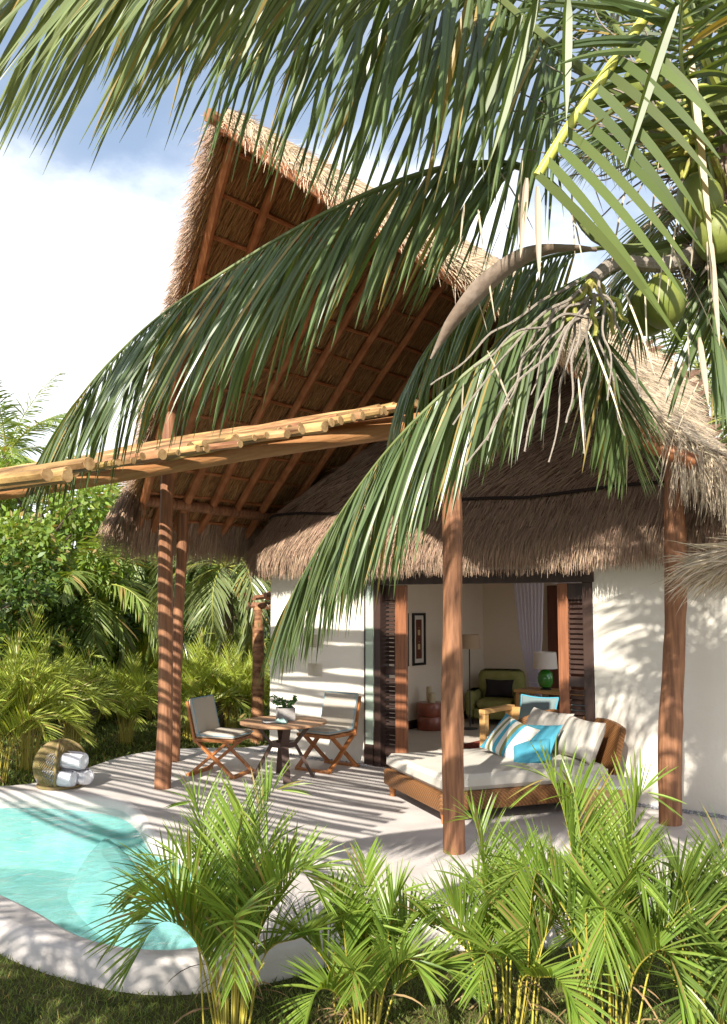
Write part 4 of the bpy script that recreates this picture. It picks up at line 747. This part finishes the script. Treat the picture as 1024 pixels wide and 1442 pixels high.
# upright and back fronds of the same crown, mostly above the picture
def up_frond(c0, a, e, L_, dr_, o, n=58, base=HB, W=.036, ms=None):
    p = [c0 + V3(0, 0, 0)]; a = math.radians(a); e = math.radians(e)
    for s in range(8): p.append(p[-1] + L_ / 8 * V3(math.cos(a) * math.cos(e), math.sin(a) * math.cos(e), math.sin(e))); e -= dr_ / 8
    b = MB(); frond(b, np.array(p), n, .80, W, .55, .6, .35, .45, n0=.18, base=.7, tip=.4, r0=.03, jit=.08, nseg=5); b.xform(lambda v: v - base); return b.build('frond', ms or fm, o)
for a, e, L_, dr_ in ((75, 62, 3.4, 1.1), (20, 70, 3.6, .9), (-30, 62, 3.4, 1.0), (-80, 72, 3.5, .8), (110, 80, 3.6, .7), (-10, 48, 3.2, 1.1), (50, 40, 3.2, 1.2), (-55, 45, 3.4, 1.0), (85, 28, 2.6, 1.2), (35, 15, 2.4, 1.1), (-110, 66, 3.6, .8), (180, 84, 3.6, .45), (0, 80, 3.8, .5), (60, 74, 3.8, .6), (130, 70, 3.4, .5), (-60, 82, 3.8, .6), (90, 52, 3.0, .9), (-15, 25, 2.8, .9), (10, 5, 2.2, .9), (65, 8, 2.2, .9), (40, 58, 3.4, .8)): up_frond(HT + V3(.1, .1, .2), a, e, L_, dr_, cp)
# young bright yellow broken stem with broad leaflets
b = MB(); yp = crv(PX([(950, -50, 3.85), (925, 0, 3.85), (850, 108, 3.85), (800, 180, 3.85), (757, 248, 3.85)]), 30); b.tube(yp, np.linspace(.026, .021, 30), 10, mi=1)
n = 11; i = np.linspace(10, 29, n).astype(int); d = np.tile(nrm(P(960, 455, 3.7) - P(762, 250, 3.85)), (n, 1)) + rng.normal(size=(n, 3)) * .07 + np.linspace(.12, -.05, n)[:, None] * UP
b.leaves(yp[i], d, np.tile(nrm(yp[29] - yp[0]), (n, 1)) + V3(0, -.5, .1), np.linspace(.62, .98, n), .052, .40, 8, fold=.6, prof=[.8, 1, 1, .95, .9, .8, .6, .4, .1]); pp(b, 'frond', [M['coco_leaf_mid'], M['rachis_bright']])
b = MB(); c0 = PX([(955, 0, 3.75), (800, -5, 3.7), (760, -10, 3.6), (970, 60, 3.9), (735, 20, 3.9)]); n = len(c0)
b.leaves(np.array(c0), np.array([P(868, 255, 3.75) - c0[0], P(797, 175, 3.7) - c0[1], P(690, 215, 3.6) - c0[2], P(1010, 420, 3.8) - c0[3], P(640, 245, 3.9) - c0[4]]), np.tile(V3(1, .3, 0), (n, 1)), V3(.8, .55, .75, 1.1, .72), .05, .12, 8, fold=.35); pp(b, 'loose_leaflet', M['coco_leaf_mid'])
# unseen palm on the left, added to shade the pool rim and front grass
HB2 = V3(-3.3, .6, LZ); cp2 = thing('coconut_palm', 'unseen coconut palm added beyond the left edge to shade the pool rim', 'palm tree', HB2)
b = MB(); b.tube(crv([(0, 0, -.1), (.1, .1, 1.6), (-.1, .3, 2.2), (-.05, .5, 2.9)], 50), np.linspace(.17, .12, 50) * (1 + .05 * (np.arange(50) % 3 == 0)), 14); b.build('trunk', M['palm_trunk'], cp2)
for a, e, L_, dr_ in ((70, 40, 2.6, .8), (40, 30, 2.2, .8), (100, 34, 2.6, .9), (130, 45, 3.0, 1.0), (160, 30, 3.0, 1.0), (-60, 50, 3.2, 1.0), (-110, 45, 3.2, 1.1), (15, 45, 1.9, .6), (-150, 60, 3.2, .9), (85, 62, 2.6, .7), (190, 40, 3.0, 1.0)): up_frond(HB2 + V3(-.05, .5, 3.05), a, e, L_, dr_, cp2, base=HB2)
# dry strips
b = MB(); n = 40; q = np.array(PX([(rng.uniform(620, 1015), rng.uniform(160, 560), rng.uniform(3.9, 4.6)) for _ in range(n)])); b.leaves(q, np.stack([rng.normal(size=n) * .25, rng.normal(size=n) * .2, -np.ones(n)], 1), rng.normal(size=(n, 3)), rng.uniform(.15, .5, n), .010, .4, 6); tag(pp(b, 'dry_strips', M['dry_leaf']), kind='stuff')
for q_, d_, l_ in (((742, 250, 3.85), (-.1, 0, -1), .36), ((757, 262, 3.85), (0, 0, -1), .42), ((1000, 330, 3.9), (.05, 0, -1), .5), ((985, 475, 4.1), (.1, 0, -1), .32)):
    b = MB(); b.leaves(np.array([P(*q_)]), np.array([d_], float), np.array([(1, .2, 0.)]), l_, .032, .15, 8, fold=.4); pp(b, 'dry_strip', M['dry_leaf'])
# coconuts
for px, py, d, r in ((936, 184, 4.35, .115), (988, 160, 4.45, .12), (965, 215, 4.5, .12), (934, 425, 4.4, .118), (914, 436, 4.52, .118), (985, 285, 4.4, .125), (1010, 330, 4.4, .125), (905, 120, 4.5, .11)):
    b = MB(); c = P(px, py, d); b.ball(c, (r * .92, r * .92, r * 1.15), 22, 14); nut = pp(b, 'coconut', M['coconut']); b = MB(); b.lathe([(0, 0), (.045, -.01), (.05, -.03), (.0, -.04)], c + UP * (r * 1.13 + .01), 10); b.xform(lambda v: v - HB); b.build('cap', M['green_stalk'], nut)
# flower stalks
def branch(p0, p1, sag, r0=.009, r1=.004, wig=.012, n=26):
    t = np.linspace(0, 1, n)[:, None]; p = p0 + (p1 - p0) * t - UP * sag * (t * (1 - t)) * 4; w1 = rng.uniform(0, 6, 3); p = p + wig * np.stack([np.sin(t[:, 0] * 14 + w1[0]), np.sin(t[:, 0] * 11 + w1[1]), np.sin(t[:, 0] * 17 + w1[2])], 1); return p, np.linspace(r0, r1, n)
b = MB(); hub = P(985, 205, 4.2); b.tube([HT + V3(.05, 0, .1), hub + V3(.05, .05, .02), hub], [.03, .028, .02], 8, mi=1)
for px, py in ((740, 80), (722, 210), (790, 30), (800, 250), (690, 150), (800, 140), (745, 165), (830, 320), (860, 60), (900, 20), (775, 205), (760, 120), (880, 290), (715, 60), (840, 10), (930, 40), (700, 110), (815, 190), (850, 250), (905, 330), (935, 300), (780, 60), (860, 140), (955, 90), (890, 90)):
    j = hub + rng.normal(size=3) * .04; e = P(px, py, rng.uniform(3.95, 4.4)); p, r = branch(j, e, rng.uniform(-.02, .06)); b.tube(p[:10], np.linspace(.013, .008, 10), 6, mi=1); b.tube(p[9:], r[9:] * .8, 5, mi=0)
pp(b, 'flower_stalk', [M['dry_stalk'], M['green_stalk']])
b = MB(); hub = P(832, 395, 4.25); b.tube(crv([HT + V3(0, 0, -.15), P(940, 372, 4.45), P(870, 370, 4.35), hub], 16), np.linspace(.05, .03, 16), 8)
for px, py in ((610, 545), (640, 600), (655, 660), (700, 560), (735, 640), (745, 560), (775, 650), (800, 600), (690, 620), (860, 560), (905, 560), (880, 610), (820, 640), (665, 520), (720, 520)):
    j = hub + rng.normal(size=3) * .05 + V3(0, 0, -.05); e = P(px, py, rng.uniform(3.95, 4.3)); p, r = branch(j, e, rng.uniform(-.10, -.03), .0075, .0035); b.tube(p, r * (1 + .25 * (np.arange(26) % 2)), 5)
for px, py in ((868, 470), (838, 470), (885, 455), (800, 455)): p, r = branch(hub, P(px, py, 4.2), -.02, .017, .010, n=12); b.tube(p, r, 6, mi=1)
pp(b, 'flower_stalk', [M['dry_stalk'], M['green_stalk']])
b = MB(); sp_ = crv(PX([(840, 352, 4.3), (795, 350, 4.25), (742, 362, 4.2), (690, 398, 4.15), (640, 452, 4.12), (606, 505, 4.1)]), 40); wd_ = np.interp(np.linspace(0, 1, 40), [0, .15, .4, .65, .85, 1], [.012, .02, .062, .075, .045, .004]); T_ = nrm(np.gradient(sp_, axis=0)); A_ = nrm(np.cross(T_, V3(0, 1, 0))); B2 = V3(0, 1, 0); rows = []
for a in np.linspace(-1.7, 1.7, 13): rows.append(sp_ + wd_[:, None] * (A_ * (1 - math.cos(a)) * -.9 * 1.0 + A_ * .4 + np.tile(B2, (40, 1)) * math.sin(a)))
R_ = np.array(rows); b.grid(R_); b.grid(R_[::-1] * 1 + A_[None] * .004); pp(b, 'dry_spathe', M['spathe'])

# ------------------------------------------------------------------ areca clumps
def areca_meshes(nf, h, spread, lat, Lf, Wf, upfrac=.5, dense=30, seed=0):
    global rng
    keep = rng; rng = np.random.default_rng(100 + seed); bl, bc = MB(), MB()
    for k in range(nf):
        a = 6.283 * (k * .381966) + rng.uniform(-.3, .3); q = (k + .5) / nf; out = spread * (.25 + 1.0 * q) * rng.uniform(.7, 1.35); hh = h * ((1.04 - .06 * k) if k < 3 else (.82 - .34 * q ** 1.4)) * rng.uniform(.88, 1.08); r0 = .06 + .14 * rng.uniform()
        c, s = math.cos(a), math.sin(a); stem = h * rng.uniform(.22, .36)
        path = crv([V3(c * r0 * .6, s * r0 * .6, -.03), V3(c * (r0 + out * .06), s * (r0 + out * .06), stem), V3(c * (r0 + out * .32), s * (r0 + out * .32), hh * .78), V3(c * (r0 + out * .68), s * (r0 + out * .68), hh * (1.0 - .10 * q)), V3(c * (r0 + out), s * (r0 + out), hh * (1.02 - .42 * q))], 40)
        bc.tube(path[:26], np.linspace(.0065, .0045, 26), 6); frond(bl, path, dense, Lf, Wf, lat, .80, .0, .38, n0=.36, base=.75, tip=.45, nseg=5, jit=.05, r0=.005, lift=.38, fold=.3)
    for k in range(int(nf * .8)):
        a = rng.uniform(0, 6.283); r1 = rng.uniform(.04, .18); t_ = rng.uniform(.3, .62) * h; r2 = r1 + rng.uniform(.02, .16); bc.tube(crv([V3(r1 * math.cos(a), r1 * math.sin(a), -.03), V3(r1 * 1.2 * math.cos(a), r1 * 1.2 * math.sin(a), t_ * .5), V3(r2 * math.cos(a), r2 * math.sin(a), t_)], 10), np.linspace(.007, .0035, 10), 5)
    n = 26; a = rng.uniform(0, 6.283, n); bl.leaves(np.stack([.13 * np.cos(a), .13 * np.sin(a), rng.uniform(.02, .3, n) * h], 1), np.stack([np.cos(a), np.sin(a), rng.uniform(-.6, .3, n)], 1), rng.normal(size=(n, 3)), rng.uniform(.12, .32, n), .012, 1.2, 5, mi=2)
    rng = keep; return bl, bc
def areca(name, label, loc, bl, bc, lm, group, rz=0.0):
    o = thing(name, label, 'palm shrub', loc, rz, group); bl.build('fronds', [M[lm], M['areca_cane'], M['dry_brown']], o); bc.build('canes', M['areca_cane'], o); return o
FG = 'feathery palm clumps along the front lawn'
for k, (px, d, h, sp2, nf, Lf, lb) in enumerate(((335, 5.75, 1.42, .74, 15, .44, 'tall feathery palm clump in front of the pool with one frond reaching over the water'), (515, 5.7, .86, .46, 11, .34, 'lowest feathery palm clump in the gap right of the pool clump'), (705, 5.85, 1.08, .56, 10, .42, 'bushy feathery palm clump in front of the straight log post'),
        (845, 5.6, 1.52, .58, 12, .50, 'tallest bright feathery palm clump covering the side of the daybed'), (1000, 5.5, 1.16, .56, 11, .44, 'darker feathery palm clump cut by the right edge of the picture'), (1180, 5.9, 1.3, .6, 18, .32, 'feathery palm clump standing outside beyond the crooked post'))):
    if k == 5: continue
    bl, bc = areca_meshes(nf, h, sp2, .56, Lf, .023, seed=k); x = (px - 512) / F * d * 1.0; areca('areca_palm', lb, (x, d, LZ), bl, bc, 'areca_dark' if k == 4 else 'areca_leaf', FG, rz=k * 1.3)
BG = 'feathery palm clumps along the back edge of the terrace'
protos = []
for k in range(3):
    bl, bc = areca_meshes(22, 1.9 + .15 * k, .95, .6, .50, .028, dense=26, seed=20 + k); protos.append((bl, bc))
made = {}
spots = [(-8, 1105, 1.0, 'wide palm clump filling the left edge beyond the basket'), (38, 1086, .95, 'dark palm clump directly behind the towel basket'), (100, 1064, .85, 'palm clump on the lawn side between basket and banded post'), (178, 1050, .85, 'palm clump seen just left of the banded post'), (268, 1043, .80, 'yellow-green palm clump between banded post and teak chair'), (325, 1037, .78, 'palm clump right behind the garden-side teak chair'), (362, 1035, .74, 'palm clump touching the left corner of the white wall'),
         (70, 1020, 1.0, 'second-row palm clump behind the basket clump'), (140, 1014, 1.05, 'second-row palm clump under the drooping palm crown'), (215, 1012, 1.05, 'second-row palm clump behind the banded post'), (298, 1010, 1.0, 'second-row palm clump behind the teak chair'), (10, 1012, 1.1, 'second-row palm clump at the far left edge'), (345, 1000, .95, 'second-row palm clump below the garden shelter')]
for k, (px, py, sc, lb) in enumerate(spots):
    c = G(px, py, LZ)
    if k % 3 not in made: bl, bc = protos[k % 3]; o = made[k % 3] = areca('areca_palm', lb, c, bl, bc, 'areca_mid', BG)
    else: o = copy_tree(made[k % 3]); o.location = c; o['label'] = lb
    o.rotation_euler = (0, 0, k * 1.7); o.scale = (sc, sc, sc * rng.uniform(.95, 1.1))

# ------------------------------------------------------------------ background palms and trees
def palm_tree(label, crown, base, nf, Lr, seed, lm='coco_back', droop=1.0, group='coconut palms beyond the terrace', Lf=.75, a0=0.0):
    global rng
    keep = rng; rng = np.random.default_rng(500 + seed); crown = np.asarray(crown, float); base = np.asarray(base, float); o = thing('garden_palm', label, 'palm tree', base, 0, group); c = crown - base
    b = MB(); t = crv([V3(0, 0, -.1), c * .35 + V3(.1, .05, 0), c * .75 + V3(.05, .0, 0), c], 40); b.tube(t, np.linspace(.17, .11, 40) * (1 + .05 * (np.arange(40) % 2)), 10); b.build('trunk', M['palm_trunk'], o)
    b = MB()
    for k in range(nf):
        a = a0 + 6.283 * k * .381966; q = (k + .5) / nf; el_ = 1.35 - 1.75 * q; L_ = Lr * rng.uniform(.85, 1.1); dr_ = droop * (.35 + .9 * (1 - abs(el_) / 1.5)); p = [c.copy()]; e = el_
        for s in range(7): p.append(p[-1] + L_ / 7 * V3(math.cos(a) * math.cos(e), math.sin(a) * math.cos(e), math.sin(e))); e -= dr_ / 7 * 1.6
        frond(b, np.array(p), 44, Lf, .045, .62, .55, .30, .55, n0=.14, base=.6, tip=.35, nseg=4, three=False, r0=.022, lift=.15, tubeN=5)
    b.build('crown', [M[lm], M['rachis']], o); rng = keep; return o
def bgc(px, py, d): return P(px, py, d)
def at(px, d): return V3((px - 512) / F * d, d, LZ)
palm_tree('garden palm with drooping crown and thin trunk left of the banded post', bgc(118, 838, 19), at(128, 19), 20, 2.6, 1, droop=1.25, a0=.6)
palm_tree('yellow-green garden palm drooping behind the two log posts', bgc(318, 800, 18.5), at(312, 18.5), 20, 2.3, 2, 'coco_leaf_pale', droop=1.3)
palm_tree('pale feathery palm top standing above the leafy tree at upper left', bgc(10, 640, 25), at(0, 25), 16, 2.8, 3, droop=.8)
palm_tree('garden palm with upright fronds behind the pergola sticks', bgc(165, 760, 22), at(185, 22), 16, 3.0, 4, droop=.9)
palm_tree('garden palm far left at picture edge with shaded crown', bgc(-25, 800, 20), at(-10, 20), 18, 2.6, 5, droop=1.2)
palm_tree('distant palm between the white wall and the yellow-green palm', bgc(368, 760, 27), at(360, 27), 16, 2.8, 6, droop=1.1)
palm_tree('sunlit yellow palm behind the low right corner of the roof', bgc(1075, 590, 15.5), at(1120, 15.5), 20, 3.0, 7, 'coco_leaf_pale', droop=1.0, a0=1.1)
palm_tree('dark palm crown against the sky behind the two hanging coconuts', bgc(985, 520, 21), at(1010, 21), 18, 3.2, 8, droop=.9)
def leafy(label, base, h, rad, n, seed, lm='tree_leaf', ls=.16, group='broadleaf trees beyond the terrace', crown0=.12):
    r_ = np.random.default_rng(900 + seed); base = np.asarray(base, float); o = thing('leafy_tree', label, 'tree', base, r_.uniform(0, 6), group); b = MB(); b.tube(crv([(0, 0, -.1), (.1, .05, h * .3), (-.05, .1, h * .6), (0, 0, h * .8)], 20), np.linspace(.16, .05, 20), 10)
    nc = 34; cl = []
    for k in range(nc):
        a = r_.uniform(0, 6.283); z = r_.uniform(crown0, .95); rr = rad * math.sqrt(max(1 - (max(z - .5, 0) / .5) ** 2, .05)) * math.sqrt(r_.uniform(.15, 1)); cc_ = V3(rr * math.cos(a), rr * math.sin(a), z * h); cl.append(cc_)
        b.tube(crv([(0, .05, h * min(z * .7, .7)), cc_ * V3(.5, .5, .9), cc_], 8), np.linspace(.05, .012, 8), 5)
    b.build('trunk', M['bark'], o); b = MB(); cl = np.array(cl); i = r_.integers(0, nc, n); sz = r_.uniform(.35, .75, nc)[i] * rad * .62; d = nrm(r_.normal(size=(n, 3))) * (r_.uniform(0, 1, n) ** .45)[:, None]
    p = cl[i] + d * sz[:, None] * V3(1, 1, .72); p[:, 2] = np.maximum(p[:, 2], .05); dd = nrm(d + r_.normal(size=(n, 3)) * .8 - UP * .35); b.leaves(p, dd, r_.normal(size=(n, 3)), r_.uniform(.7, 1.3, n) * ls, ls * .5, .5, 2, three=False, prof=[.35, 1, .1]); b.build('crown', M[lm], o); return o
leafy('round leafy tree with light green top at left above the pergola', at(55, 19.5), 5.6, 2.1, 15000, 1)
leafy('dark bushy tree low at the left edge beneath the pergola beam', at(-20, 17.5), 3.6, 1.7, 11000, 2, 'tree_leaf_dark')
leafy('leafy tree behind the pergola just left of the thatched eave', at(165, 25), 5.4, 2.6, 12000, 3, 'tree_leaf_dark', .2)
leafy('broad dark tree behind the two log posts', at(255, 27), 4.8, 2.7, 12000, 4, 'tree_leaf_dark', .2)
leafy('dark tree filling the gap beside the white wall', at(350, 31), 5.2, 3.0, 12000, 5, 'tree_leaf_dark', .22)
leafy('large dark tree rising at the far left behind the leafy tree', at(-90, 27), 6.8, 3.2, 12000, 6, 'tree_leaf_dark', .22)
leafy('low dark shrub tree between the palm trunks at left', at(85, 24), 3.4, 2.2, 9000, 7, 'tree_leaf_dark', .18, crown0=.05)
leafy('low dark shrub tree behind the banded post', at(205, 22), 2.8, 1.9, 9000, 8, 'tree_leaf_dark', .16, crown0=.05)
leafy('low dark shrub tree under the garden shelter side', at(310, 24), 3.0, 2.0, 9000, 9, 'tree_leaf_dark', .16, crown0=.05)
leafy('low dark shrub tree at the left edge behind the palm clumps', at(0, 22), 3.0, 2.0, 9000, 10, 'tree_leaf_dark', .16, crown0=.05)
leafy('green tree beyond the right end of the roof', at(1090, 24), 7.0, 2.8, 10000, 11, 'tree_leaf', .2)
